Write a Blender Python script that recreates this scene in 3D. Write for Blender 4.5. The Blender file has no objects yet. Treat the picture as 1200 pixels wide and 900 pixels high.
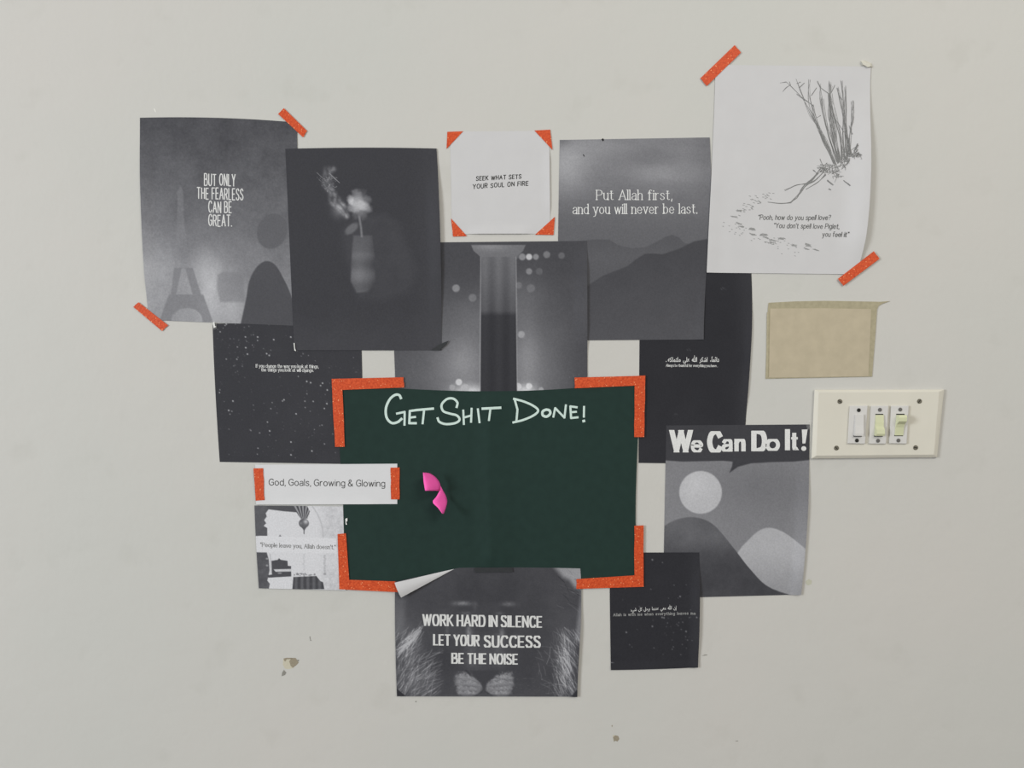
import bpy, math, random
import numpy as np

# ---------------------------------------------------------------- camera, light, exposure
scene = bpy.context.scene
COL = scene.collection
S, D, ZC = 0.00115, 1.05, 1.45          # metres per photo pixel on the wall, camera distance, camera height

cam_d = bpy.data.cameras.new('camera')
cam_d.sensor_width = 36.0
cam_d.lens = 36.0 * D / (1200 * S)
cam_d.clip_start = 0.01
cam = bpy.data.objects.new('camera', cam_d)
cam.location = (0, -D, ZC)
cam.rotation_euler = (math.pi / 2, 0, 0)
COL.objects.link(cam)
scene.camera = cam

world = bpy.data.worlds.new('room_light')
scene.world = world
world.use_nodes = True
wbg = world.node_tree.nodes['Background']
wbg.inputs[0].default_value = (1.0, 0.975, 0.915, 1)
wbg.inputs[1].default_value = 0.52

win_d = bpy.data.lights.new('window_daylight', 'AREA')
win_d.shape = 'RECTANGLE'
win_d.size, win_d.size_y = 1.3, 1.5
win_d.energy = 155
win_d.color = (0.90, 0.955, 1.0)
win = bpy.data.objects.new('window_daylight', win_d)
win.location = (-4.4, -3.0, 1.95)
COL.objects.link(win)
from mathutils import Vector
win.rotation_euler = (Vector((0, 0, 1.5)) - win.location).to_track_quat('-Z', 'Y').to_euler()

lamp_d = bpy.data.lights.new('overhead_fill', 'AREA')  # added overhead lamp, brightens the wall towards the top
lamp_d.shape = 'RECTANGLE'
lamp_d.size, lamp_d.size_y = 1.2, 0.4
lamp_d.energy = 18
lamp_d.color = (1.0, 0.975, 0.89)
lamp = bpy.data.objects.new('overhead_fill', lamp_d)
lamp.location = (1.2, -2.0, 2.75)
COL.objects.link(lamp)
lamp.rotation_euler = (Vector((0.3, 0, 1.5)) - lamp.location).to_track_quat('-Z', 'Y').to_euler()

vs = scene.view_settings
vs.view_transform = 'Standard'
vs.look = 'None'
vs.exposure = 0.15
vs.gamma = 1.0
vs.use_curve_mapping = False

# ---------------------------------------------------------------- helpers
def W(X, Y, d, ref=None):
    """photo pixel measured on a plane d metres in front of the wall -> world coordinates"""
    X = np.asarray(X, float); Y = np.asarray(Y, float)
    d = np.zeros_like(X) + d
    k = (D - (d if ref is None else ref)) / D
    return np.stack([(X - 600) * S * k, -d, ZC + (450 - Y) * S * k], -1)

def lin(c):
    c = np.clip(np.asarray(c, float) / 255.0, 0, 1)
    return np.where(c <= 0.04045, c / 12.92, ((c + 0.055) / 1.055) ** 2.4)

def ss(a, b, x):
    t = np.clip((np.asarray(x, float) - a) / (b - a), 0, 1)
    return t * t * (3 - 2 * t)

def mesh_np(name, verts, quads=None, faces=None):
    me = bpy.data.meshes.new(name)
    if quads is not None:
        n = len(quads)
        me.vertices.add(len(verts)); me.vertices.foreach_set('co', np.asarray(verts, np.float32).ravel())
        me.loops.add(n * 4); me.loops.foreach_set('vertex_index', np.asarray(quads, np.int32).ravel())
        me.polygons.add(n); me.polygons.foreach_set('loop_start', np.arange(0, n * 4, 4, dtype=np.int32))
        me.update(calc_edges=True)
    else:
        me.from_pydata([tuple(v) for v in verts], [], faces)
    return me

def link(name, me, mat, parent=None, origin=(0, 0, 0), smooth=False):
    o = bpy.data.objects.new(name, me)
    COL.objects.link(o)
    if mat is not None: me.materials.append(mat)
    if parent is not None: o.parent = parent
    else: o.location = origin
    if smooth:
        me.polygons.foreach_set('use_smooth', np.ones(len(me.polygons), bool))
    return o

def tag(o, label, cat, group=None, kind=None):
    o['label'] = label; o['category'] = cat
    if group: o['group'] = group
    if kind: o['kind'] = kind
    return o

# ---- materials
def mat_base(name, rough=0.7, spec=0.2):
    m = bpy.data.materials.new(name); m.use_nodes = True
    nt = m.node_tree; b = nt.nodes['Principled BSDF']
    b.inputs['Roughness'].default_value = rough
    b.inputs['Specular IOR Level'].default_value = spec
    return m, nt, b

def mat_plain(name, rgb, rough=0.6, spec=0.25, var=0.05, scale=60.0, bump=0.0, metal=0.0):
    """sRGB colour with a little procedural mottling"""
    m, nt, b = mat_base(name, rough, spec)
    c = lin(rgb)
    tc = nt.nodes.new('ShaderNodeTexCoord'); n = nt.nodes.new('ShaderNodeTexNoise')
    n.inputs['Scale'].default_value = scale; n.inputs['Detail'].default_value = 3
    nt.links.new(tc.outputs['Object'], n.inputs['Vector'])
    r = nt.nodes.new('ShaderNodeValToRGB')
    r.color_ramp.elements[0].position = 0.3; r.color_ramp.elements[1].position = 0.7
    r.color_ramp.elements[0].color = (*np.clip(c * (1 - var), 0, 1), 1)
    r.color_ramp.elements[1].color = (*np.clip(c * (1 + var), 0, 1), 1)
    nt.links.new(n.outputs['Fac'], r.inputs['Fac']); nt.links.new(r.outputs['Color'], b.inputs['Base Color'])
    b.inputs['Metallic'].default_value = metal
    if bump:
        bp = nt.nodes.new('ShaderNodeBump'); bp.inputs['Strength'].default_value = bump; bp.inputs['Distance'].default_value = 0.001
        nt.links.new(n.outputs['Fac'], bp.inputs['Height']); nt.links.new(bp.outputs['Normal'], b.inputs['Normal'])
    return m

def mat_print():
    m, nt, b = mat_base('toner_print', 0.62, 0.12)
    a = nt.nodes.new('ShaderNodeAttribute'); a.attribute_name = 'print'
    tc = nt.nodes.new('ShaderNodeTexCoord'); n = nt.nodes.new('ShaderNodeTexNoise')
    n.inputs['Scale'].default_value = 520; n.inputs['Detail'].default_value = 3
    nt.links.new(tc.outputs['Object'], n.inputs['Vector'])
    mr = nt.nodes.new('ShaderNodeMapRange'); mr.inputs['To Min'].default_value = 0.80; mr.inputs['To Max'].default_value = 1.20
    nt.links.new(n.outputs['Fac'], mr.inputs['Value'])
    mx = nt.nodes.new('ShaderNodeVectorMath'); mx.operation = 'SCALE'
    nt.links.new(a.outputs['Color'], mx.inputs[0]); nt.links.new(mr.outputs['Result'], mx.inputs['Scale'])
    nt.links.new(mx.outputs['Vector'], b.inputs['Base Color'])
    return m

def mat_glitter():
    m, nt, b = mat_base('orange_glitter', 0.55, 0.3)
    tc = nt.nodes.new('ShaderNodeTexCoord')
    n = nt.nodes.new('ShaderNodeTexNoise'); n.inputs['Scale'].default_value = 420; n.inputs['Detail'].default_value = 2
    v = nt.nodes.new('ShaderNodeTexVoronoi'); v.inputs['Scale'].default_value = 700
    nt.links.new(tc.outputs['Object'], n.inputs['Vector']); nt.links.new(tc.outputs['Object'], v.inputs['Vector'])
    r = nt.nodes.new('ShaderNodeValToRGB')
    r.color_ramp.elements[0].position = 0.32; r.color_ramp.elements[1].position = 0.68
    r.color_ramp.elements[0].color = (*lin((186, 64, 28)), 1); r.color_ramp.elements[1].color = (*lin((216, 88, 44)), 1)
    nt.links.new(n.outputs['Fac'], r.inputs['Fac'])
    sx = nt.nodes.new('ShaderNodeSeparateColor'); nt.links.new(v.outputs['Color'], sx.inputs['Color'])
    gt = nt.nodes.new('ShaderNodeMath'); gt.operation = 'GREATER_THAN'; gt.inputs[1].default_value = 0.955
    nt.links.new(sx.outputs['Red'], gt.inputs[0])
    lt = nt.nodes.new('ShaderNodeMath'); lt.operation = 'LESS_THAN'; lt.inputs[1].default_value = 0.42
    nt.links.new(v.outputs['Distance'], lt.inputs[0])
    mu = nt.nodes.new('ShaderNodeMath'); mu.operation = 'MULTIPLY'
    nt.links.new(gt.outputs[0], mu.inputs[0]); nt.links.new(lt.outputs[0], mu.inputs[1])
    mx = nt.nodes.new('ShaderNodeMix'); mx.data_type = 'RGBA'
    nt.links.new(mu.outputs[0], mx.inputs['Factor']); nt.links.new(r.outputs['Color'], mx.inputs['A'])
    mx.inputs['B'].default_value = (*lin((246, 168, 120)), 1)
    nt.links.new(mx.outputs['Result'], b.inputs['Base Color'])
    return m

def mat_wall():
    m, nt, b = mat_base('painted_plaster', 0.6, 0.15)
    tc = nt.nodes.new('ShaderNodeTexCoord')
    n1 = nt.nodes.new('ShaderNodeTexNoise'); n1.inputs['Scale'].default_value = 2.2; n1.inputs['Detail'].default_value = 4
    n2 = nt.nodes.new('ShaderNodeTexNoise'); n2.inputs['Scale'].default_value = 150; n2.inputs['Detail'].default_value = 3
    n3 = nt.nodes.new('ShaderNodeTexNoise'); n3.inputs['Scale'].default_value = 16; n3.inputs['Detail'].default_value = 5
    for n in (n1, n2, n3): nt.links.new(tc.outputs['Object'], n.inputs['Vector'])
    r = nt.nodes.new('ShaderNodeValToRGB')
    r.color_ramp.elements[0].position = 0.3; r.color_ramp.elements[1].position = 0.7
    r.color_ramp.elements[0].color = (*lin((195, 195, 191)), 1); r.color_ramp.elements[1].color = (*lin((199, 196, 192)), 1)
    nt.links.new(n1.outputs['Fac'], r.inputs['Fac'])
    # tiny grime flecks
    r2 = nt.nodes.new('ShaderNodeValToRGB')
    r2.color_ramp.elements[0].position = 0.30; r2.color_ramp.elements[1].position = 0.40
    r2.color_ramp.elements[0].color = (0.93, 0.93, 0.92, 1); r2.color_ramp.elements[1].color = (1, 1, 1, 1)
    nt.links.new(n3.outputs['Fac'], r2.inputs['Fac'])
    mx = nt.nodes.new('ShaderNodeMix'); mx.data_type = 'RGBA'; mx.blend_type = 'MULTIPLY'; mx.inputs['Factor'].default_value = 0.5
    nt.links.new(r.outputs['Color'], mx.inputs['A']); nt.links.new(r2.outputs['Color'], mx.inputs['B'])
    nt.links.new(mx.outputs['Result'], b.inputs['Base Color'])
    bp = nt.nodes.new('ShaderNodeBump'); bp.inputs['Strength'].default_value = 0.10; bp.inputs['Distance'].default_value = 0.002
    nt.links.new(n2.outputs['Fac'], bp.inputs['Height'])
    bp2 = nt.nodes.new('ShaderNodeBump'); bp2.inputs['Strength'].default_value = 0.10; bp2.inputs['Distance'].default_value = 0.01
    nt.links.new(n3.outputs['Fac'], bp2.inputs['Height']); nt.links.new(bp.outputs['Normal'], bp2.inputs['Normal'])
    nt.links.new(bp2.outputs['Normal'], b.inputs['Normal'])
    return m

def mat_clear(name='clear_film', alpha=0.07, rgb=(225, 225, 225)):
    m, nt, b = mat_base(name, 0.18, 0.5)
    n = nt.nodes.new('ShaderNodeTexNoise'); n.inputs['Scale'].default_value = 300
    tc = nt.nodes.new('ShaderNodeTexCoord'); nt.links.new(tc.outputs['Object'], n.inputs['Vector'])
    mr = nt.nodes.new('ShaderNodeMapRange'); mr.inputs['To Min'].default_value = alpha * 0.8; mr.inputs['To Max'].default_value = alpha * 1.2
    nt.links.new(n.outputs['Fac'], mr.inputs['Value']); nt.links.new(mr.outputs['Result'], b.inputs['Alpha'])
    b.inputs['Base Color'].default_value = (*lin(rgb), 1)
    return m

PRINT, GLITTER, WALL, CLEAR = mat_print(), mat_glitter(), mat_wall(), mat_clear()
DARKFILM = mat_plain('dark_film', (50, 52, 55), 0.3, 0.35, 0.1, 300)
GLINT = mat_plain('tape_glint', (226, 226, 224), 0.25, 0.5, 0.03)
_inks = {}
def ink(g, b=0):
    if (g, b) not in _inks:
        _inks[(g, b)] = mat_plain('ink', (g, g, g + b), 0.7, 0.1, 0.10, 900)
    return _inks[(g, b)]

# ---- painting on the sheet, in the sheet's own photo-pixel coordinates
def vnoise(X, Y, scale, seed=0):
    r = np.random.RandomState(seed); T = r.rand(64, 64)
    x = X / scale; y = Y / scale
    xi = np.floor(x).astype(int); yi = np.floor(y).astype(int)
    fx = x - xi; fy = y - yi; fx = fx * fx * (3 - 2 * fx); fy = fy * fy * (3 - 2 * fy)
    g = lambda i, j: T[i % 64, j % 64]
    return (g(xi, yi) * (1 - fx) + g(xi + 1, yi) * fx) * (1 - fy) + (g(xi, yi + 1) * (1 - fx) + g(xi + 1, yi + 1) * fx) * fy

def fbm(X, Y, scale, seed=0, oct=4):
    s = 0; a = 0.5
    for k in range(oct):
        s = s + a * (vnoise(X, Y, scale / 2 ** k, seed + k) - 0.5); a *= 0.6
    return s

def blob(X, Y, cx, cy, rx, ry=None, soft=1.0, rot=0):
    ry = rx if ry is None else ry
    c, s = math.cos(rot), math.sin(rot)
    u = ((X - cx) * c + (Y - cy) * s) / rx; v = (-(X - cx) * s + (Y - cy) * c) / ry
    r = np.sqrt(u * u + v * v); k = soft / max(min(rx, ry), 1e-6)
    return 1 - ss(1 - k / 2, 1 + k / 2, r)

def glow(X, Y, cx, cy, rx, ry=None):
    ry = rx if ry is None else ry
    return np.exp(-(((X - cx) / rx) ** 2 + ((Y - cy) / ry) ** 2))

def segdist(X, Y, a, b):
    ax, ay = a; bx, by = b; dx, dy = bx - ax, by - ay; L = dx * dx + dy * dy + 1e-9
    t = np.clip(((X - ax) * dx + (Y - ay) * dy) / L, 0, 1)
    return np.hypot(X - ax - t * dx, Y - ay - t * dy)

def poly(X, Y, pts, soft=1.2):
    inside = np.zeros(X.shape, bool); dist = np.full(X.shape, 1e9)
    n = len(pts)
    for i in range(n):
        a, b = pts[i], pts[(i + 1) % n]
        dist = np.minimum(dist, segdist(X, Y, a, b))
        if a[1] != b[1]:
            cond = (a[1] > Y) != (b[1] > Y)
            xi = (b[0] - a[0]) * (Y - a[1]) / (b[1] - a[1]) + a[0]
            inside ^= cond & (X < xi)
    sd = np.where(inside, -dist, dist)
    return 1 - ss(-soft / 2, soft / 2, sd)

def line(X, Y, pts, w, soft=1.0):
    d = np.full(X.shape, 1e9)
    for a, b in zip(pts[:-1], pts[1:]): d = np.minimum(d, segdist(X, Y, a, b))
    return 1 - ss(w / 2 - soft / 2, w / 2 + soft / 2, d)

def over(base, tone, mask): return base * (1 - mask) + tone * mask

def below(X, Y, ridge, soft=1.2):
    xs, ys = zip(*ridge)
    return ss(-soft / 2, soft / 2, Y - np.interp(X, xs, ys))

# ---- paper sheets
GAP = 0.00022
class Sheet: pass

def sheet(name, label, cat, TL, TR, BR, BL, layer, paint=None, curl=None, step=0.85, group=None, top=(), right=(), bottom=(), left=(), mat=None):
    """a sheet of paper: Coons patch between its four measured edges, coloured by paint(X, Y)"""
    def edge(a, mids, b, n):
        P = np.array([a, *mids, b], float)
        t = np.r_[0, np.cumsum(np.hypot(*np.diff(P, axis=0).T))]; t /= t[-1]
        s = np.linspace(0, 1, n)
        if len(P) > 2:
            c = np.polyfit(t, P - ((1 - t)[:, None] * P[0] + t[:, None] * P[-1]), min(len(P) - 1, 3), w=np.where((t == 0) | (t == 1), 50, 1))
            off = np.stack([np.polyval(c[:, k], s) for k in range(2)], -1)
        else: off = 0
        return (1 - s)[:, None] * P[0] + s[:, None] * P[-1] + off
    w = max(np.hypot(TR[0] - TL[0], TR[1] - TL[1]), np.hypot(BR[0] - BL[0], BR[1] - BL[1])); h = max(np.hypot(BL[0] - TL[0], BL[1] - TL[1]), np.hypot(BR[0] - TR[0], BR[1] - TR[1]))
    nu, nv = max(int(w / step), 6) + 1, max(int(h / step), 6) + 1
    u = np.linspace(0, 1, nu); v = np.linspace(0, 1, nv)
    ET, EB = edge(TL, top, TR, nu), edge(BL, bottom, BR, nu)
    EL, ER = edge(TL, left, BL, nv), edge(TR, right, BR, nv)
    U, V = np.meshgrid(u, v)
    c = [np.array(p, float) for p in (TL, TR, BR, BL)]
    P = ((1 - V)[..., None] * ET[None] + V[..., None] * EB[None] + (1 - U)[..., None] * EL[:, None] + U[..., None] * ER[:, None]
         - ((1 - U) * (1 - V))[..., None] * c[0] - (U * (1 - V))[..., None] * c[1] - (U * V)[..., None] * c[2] - ((1 - U) * V)[..., None] * c[3])
    X, Y = P[..., 0], P[..., 1]
    base = 0.0004 + GAP * layer
    hgt = (curl(U, V) * 0.001) if curl else 0 * U
    co = W(X, Y, base + hgt, base)
    cx = W(np.mean([p[0] for p in c]), np.mean([p[1] for p in c]), 0)
    org = np.array(cx).reshape(3)
    idx = np.arange(nu * nv).reshape(nv, nu)
    quads = np.stack([idx[:-1, :-1], idx[1:, :-1], idx[1:, 1:], idx[:-1, 1:]], -1).reshape(-1, 4)
    ring = np.r_[idx[0, :], idx[1:, -1], idx[-1, -2::-1], idx[-2:0:-1, 0]]
    flat = co.reshape(-1, 3)
    low = flat[ring] + np.array([0, 0.00015, 0])
    nb = nu * nv; nr = len(ring); k = np.arange(nr); k2 = (k + 1) % nr
    side = np.stack([nb + k, nb + k2, nb + nr + k2, nb + nr + k], -1)
    me = mesh_np(name, np.r_[flat, flat[ring], low] - org, quads=np.r_[quads, side].astype(np.int32))
    if paint is not None:
        col = paint(X.ravel(), Y.ravel())
        if col.ndim == 1: col = np.stack([col, col, col + 5], -1)
        rgba = np.ones((len(me.vertices), 4), np.float32)
        rgba[:nb, :3] = lin(col); rgba[nb:, :3] = np.tile(lin(col)[ring], (2, 1))
        at = me.attributes.new('print', 'FLOAT_COLOR', 'POINT'); at.data.foreach_set('color', rgba.ravel())
    o = link(name, me, mat or PRINT, None, org, smooth=True)
    tag(o, label, cat, group)
    s = Sheet(); s.o = o; s.org = org; s.base = base; s.curl = curl; s.c = c
    # height of the bent sheet under a point: highest of the grid points around it
    m = max(1, int(round(2.5 / step)))
    gx, gy, gh = (a[::m, ::m].ravel() for a in (X, Y, hgt))
    def surf(px, py):
        px = np.atleast_1d(np.asarray(px, float)); py = np.atleast_1d(np.asarray(py, float))
        if not curl: return np.full(len(px), base)
        out = np.empty(len(px))
        for k in range(0, len(px), 200):
            d2 = (px[k:k + 200, None] - gx) ** 2 + (py[k:k + 200, None] - gy) ** 2
            near = np.argpartition(d2, 4, axis=1)[:, :4]
            out[k:k + 200] = gh[near].max(1)
        return base + out
    s.surf = surf
    return s

def on_sheet(s, name, V2, F, mat, lift=0.00010):
    V2 = np.asarray(V2, float)
    z = V2[:, 2] if V2.shape[1] > 2 else 0
    co = W(V2[:, 0], V2[:, 1], s.surf(V2[:, 0], V2[:, 1]) + lift + z, s.base) - s.org
    me = mesh_np(name, co, faces=F)
    return link(name, me, mat, s.o)

# ---- stroke lettering (x right, y up, cap height 10, x-height 6.8)
G = {
'A': '0,0 3.6,10 7.2,0;1.3,3.5 5.9,3.5', 'B': '0,0 0,10;~0,10 3,10 5.2,9.2 5.2,6.2 3,5.3 0,5.3;~0,5.3 3.4,5.3 6,4.4 6,1 3.4,0 0,0',
'C': '~6.4,8 5.2,9.6 3.4,10 1.1,8.6 0,5 1.1,1.4 3.4,0 5.2,.4 6.4,2', 'D': '0,0 0,10;~0,10 2.6,10 5.6,8.8 6.6,5 5.6,1.2 2.6,0 0,0',
'E': '5.2,10 0,10 0,0 5.2,0;0,5.2 4.6,5.2', 'F': '5.2,10 0,10 0,0;0,5.2 4.5,5.2',
'G': '~6.4,8 5.2,9.6 3.4,10 1.1,8.6 0,5 1.1,1.4 3.4,0 5.4,.7 6.5,2;6.5,1.2 6.5,4.8 3.8,4.8', 'H': '0,0 0,10;6.2,0 6.2,10;0,5.2 6.2,5.2',
'I': '0,0 0,10', 'K': '0,0 0,10;5.8,10 0,4;1.9,5.8 6.2,0', 'L': '0,10 0,0 4.8,0', 'N': '0,0 0,10 6.2,0 6.2,10',
'O': '~3.5,10 1.1,8.8 0,5 1.1,1.2 3.5,0 5.9,1.2 7,5 5.9,8.8 3.5,10', 'P': '0,0 0,10;~0,10 3.2,10 5.6,9 5.6,5.8 3.2,4.7 0,4.7',
'R': '0,0 0,10;~0,10 3.2,10 5.4,9 5.4,6 3.2,5 0,5;3,5 5.9,0', 'S': '~5.5,8.2 4.4,9.6 2.8,10 .8,9.2 .3,7.3 1.6,5.8 4,4.7 5.6,2.8 4.9,.8 2.9,0 1,.5 0,2',
'T': '0,10 6.4,10;3.2,10 3.2,0', 'U': '0,10 0,3.2;~0,3.2 .7,.9 3.1,0 5.5,.9 6.2,3.2;6.2,3.2 6.2,10', 'W': '0,10 2.4,0 4.8,9.6 7.2,0 9.6,10',
'Y': '0,10 3.3,4.8 6.6,10;3.3,4.8 3.3,0', 'M': '0,0 0,10 3.8,2 7.6,10 7.6,0', 'V': '0,10 3.4,0 6.8,10', 
'a': '~.4,5.4 1.4,6.7 3,6.8 4.3,5.9 4.5,4;4.5,4.4 4.5,0;~4.5,4 2,3.7 .2,2.8 .1,1 1.4,0 3.2,.4 4.5,1.8',
'b': '0,0 0,10.2;~0,4.6 1,6.3 2.7,6.8 4.5,5.6 5,3.4 4.5,1.2 2.7,0 1,.5 0,2.2', 'c': '~4.5,5.4 3.6,6.6 2.5,6.8 .6,5.6 0,3.4 .6,1.2 2.5,0 3.7,.3 4.5,1.4',
'd': '5,0 5,10.2;~5,4.6 4,6.3 2.3,6.8 .5,5.6 0,3.4 .5,1.2 2.3,0 4,.5 5,2.2', 'e': '~0,3.7 5,3.7 4.6,5.6 2.6,6.8 .6,5.6 0,3.4 .6,1.2 2.6,0 4,.4 4.8,1.6',
'f': '~3.6,9.8 2.6,10.3 1.4,9.6 1.2,7.8;1.2,7.8 1.2,0;-.2,6.7 3.2,6.7', 'g': '5,6.8 5,-.6;~5,-.6 4.4,-2.5 2.5,-3 .5,-2.2;~5,4.6 4,6.3 2.3,6.8 .5,5.6 0,3.4 .5,1.2 2.3,0 4,.5 5,2.2',
'h': '0,0 0,10.2;~0,4.6 1,6.3 2.6,6.8 4.1,6 4.5,4.2;4.5,4.4 4.5,0', 'i': '0,0 0,6.8;0,8.9 0,9.5', 'j': '1,6.8 1,-1.5;1,8.9 1,9.5', 'k': '0,0 0,10.2;4,6.8 0,2.7;1.4,4 4.4,0',
'l': '0,0 0,10.2', 'm': '0,0 0,6.8;~0,4.6 .9,6.4 2.2,6.8 3.4,6 3.7,4.4;3.7,4.6 3.7,0;~3.7,4.6 4.6,6.4 5.9,6.8 7.1,6 7.4,4.4;7.4,4.6 7.4,0',
'n': '0,0 0,6.8;~0,4.6 1,6.3 2.6,6.8 4.1,6 4.5,4.2;4.5,4.4 4.5,0', 'o': '~2.6,6.8 .7,5.7 0,3.4 .7,1.1 2.6,0 4.5,1.1 5.2,3.4 4.5,5.7 2.6,6.8',
'p': '0,-3 0,6.8;~0,4.6 1,6.3 2.7,6.8 4.5,5.6 5,3.4 4.5,1.2 2.7,0 1,.5 0,2.2', 'r': '0,0 0,6.8;~0,4.2 .8,6 2,6.8 3,6.7', 's': '~4.1,5.5 3.2,6.6 2,6.8 .6,6.2 .4,4.9 1.6,3.9 3.2,3.1 4.2,2 3.6,.5 2.1,0 .8,.3 0,1.4',
't': '1.3,9 1.3,1.6;~1.3,1.6 1.7,.3 2.6,0 3.4,.3;-.1,6.7 3.1,6.7', 'u': '0,6.8 0,2.4;~0,2.4 .5,.6 2,0 3.6,.6 4.5,2.4;4.5,6.8 4.5,0',
'v': '0,6.8 2.4,0 4.8,6.8', 'w': '0,6.8 1.8,0 3.6,6.6 5.4,0 7.2,6.8', 'y': '0,6.8 2.5,.2;5,6.8 2.2,-1.2;~2.2,-1.2 1.4,-2.7 0,-3', 
'.': '0,0 0,.5', ',': '.5,.5 0,-1.6', "'": '0,10 0,7.6', '!': '0,10 0,3.4;0,0 0,.7', '?': '~0,8 .6,9.6 2.2,10 4,9.2 4.2,7.4 3,5.6 2.2,4.4 2.1,3.2;2.1,0 2.1,.6',
'&': '~6.6,0 4,2.6 1.4,6.4 1.4,8.8 2.8,10 4.2,8.8 3.6,6.8 1.2,4.6 0,2.6 .8,.6 2.6,0 4.6,1 6.2,4', '"': '0,10 .3,7.8;1.6,10 1.9,7.8', '`': '0,10 -.3,7.8;1.6,10 1.3,7.8',
}
def smooth(P, n=5):
    P = np.array(P, float)
    if len(P) < 3: return P
    closed = np.allclose(P[0], P[-1])
    Q = np.r_[[P[-2]] if closed else [2 * P[0] - P[1]], P, [P[1]] if closed else [2 * P[-1] - P[-2]]]
    out = []
    for i in range(1, len(Q) - 2):
        for t in np.linspace(0, 1, n, endpoint=False):
            a, b, c, d = Q[i - 1], Q[i], Q[i + 1], Q[i + 2]
            out.append(0.5 * (2 * b + (c - a) * t + (2 * a - 5 * b + 4 * c - d) * t * t + (3 * b - a - 3 * c + d) * t ** 3))
    out.append(P[-1])
    return np.array(out)

LEVEL = [0]
def ribbon(P, hw, V, F, cap=1.0, contrast=0.0, clampy=None, taper=0.0):
    P = np.array(P, float); thick = clampy is not None
    keep = np.r_[True, np.hypot(*np.diff(P, axis=0).T) > 1e-6]; P = P[keep]
    if len(P) < 2: return
    d = np.diff(P, axis=0); d /= np.hypot(d[:, 0], d[:, 1])[:, None]
    for i in range(1, len(P) - 1):                       # sharp turn: two strokes that meet
        if d[i - 1] @ d[i] < 0.45:
            ribbon(P[:i + 1], hw, V, F, max(cap, .55), contrast, clampy, taper); ribbon(P[i:], hw, V, F, max(cap, .55), contrast, clampy, taper)
            return
    closed = np.hypot(*(P[0] - P[-1])) < 1e-6
    Q = [P[0]]
    for a, b in zip(P[:-1], P[1:]):
        k = 1 if thick else max(1, int(np.hypot(*(b - a)) / 3.0))
        for i in range(1, k + 1): Q.append(a + (b - a) * i / k)
    P = np.array(Q)
    d = np.diff(P, axis=0); d /= np.hypot(d[:, 0], d[:, 1])[:, None]
    if not closed and cap:
        P = P.copy(); P[0] = P[0] - d[0] * hw * cap; P[-1] = P[-1] + d[-1] * hw * cap
    n = np.stack([-d[:, 1], d[:, 0]], -1)
    N = np.zeros_like(P)
    for i in range(len(P)):
        if i == 0: a, b = (n[-1], n[0]) if closed else (n[0], n[0])
        elif i == len(P) - 1: a, b = (n[-1], n[0]) if closed else (n[-1], n[-1])
        else: a, b = n[i - 1], n[i]
        m = a + b; l = np.hypot(*m)
        if l < 0.35: m = b; l = 1
        m = m / l; N[i] = m / max(m @ b, 0.42)
    w = np.full(len(P), hw)
    if contrast:
        dd = np.r_[d, d[-1:]]; w = hw * (1 - contrast * np.abs(dd[:, 0]))
    if taper:
        t = np.linspace(0, 1, len(P)); w = w * (1 - taper * t)
    A, B = P + N * w[:, None], P - N * w[:, None]
    if clampy is not None:
        A[:, 1] = np.clip(A[:, 1], *clampy); B[:, 1] = np.clip(B[:, 1], *clampy)
    if thick:                                            # each piece on its own level so that folds never coincide
        for i in range(len(P) - 1):
            k = len(V); LEVEL[0] = (LEVEL[0] + 1) % 23; z = LEVEL[0] * 4e-6
            V += [(*A[i], z), (*B[i], z), (*B[i + 1], z), (*A[i + 1], z)]; F.append((k, k + 1, k + 2, k + 3))
        return
    k = len(V); LEVEL[0] = (LEVEL[0] + 1) % 23; z = LEVEL[0] * 4e-6
    for a, b in zip(A, B): V += [(a[0], a[1], z), (b[0], b[1], z)]
    for i in range(len(P) - 1): F.append((k + 2 * i, k + 2 * i + 1, k + 2 * i + 3, k + 2 * i + 2))

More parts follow.
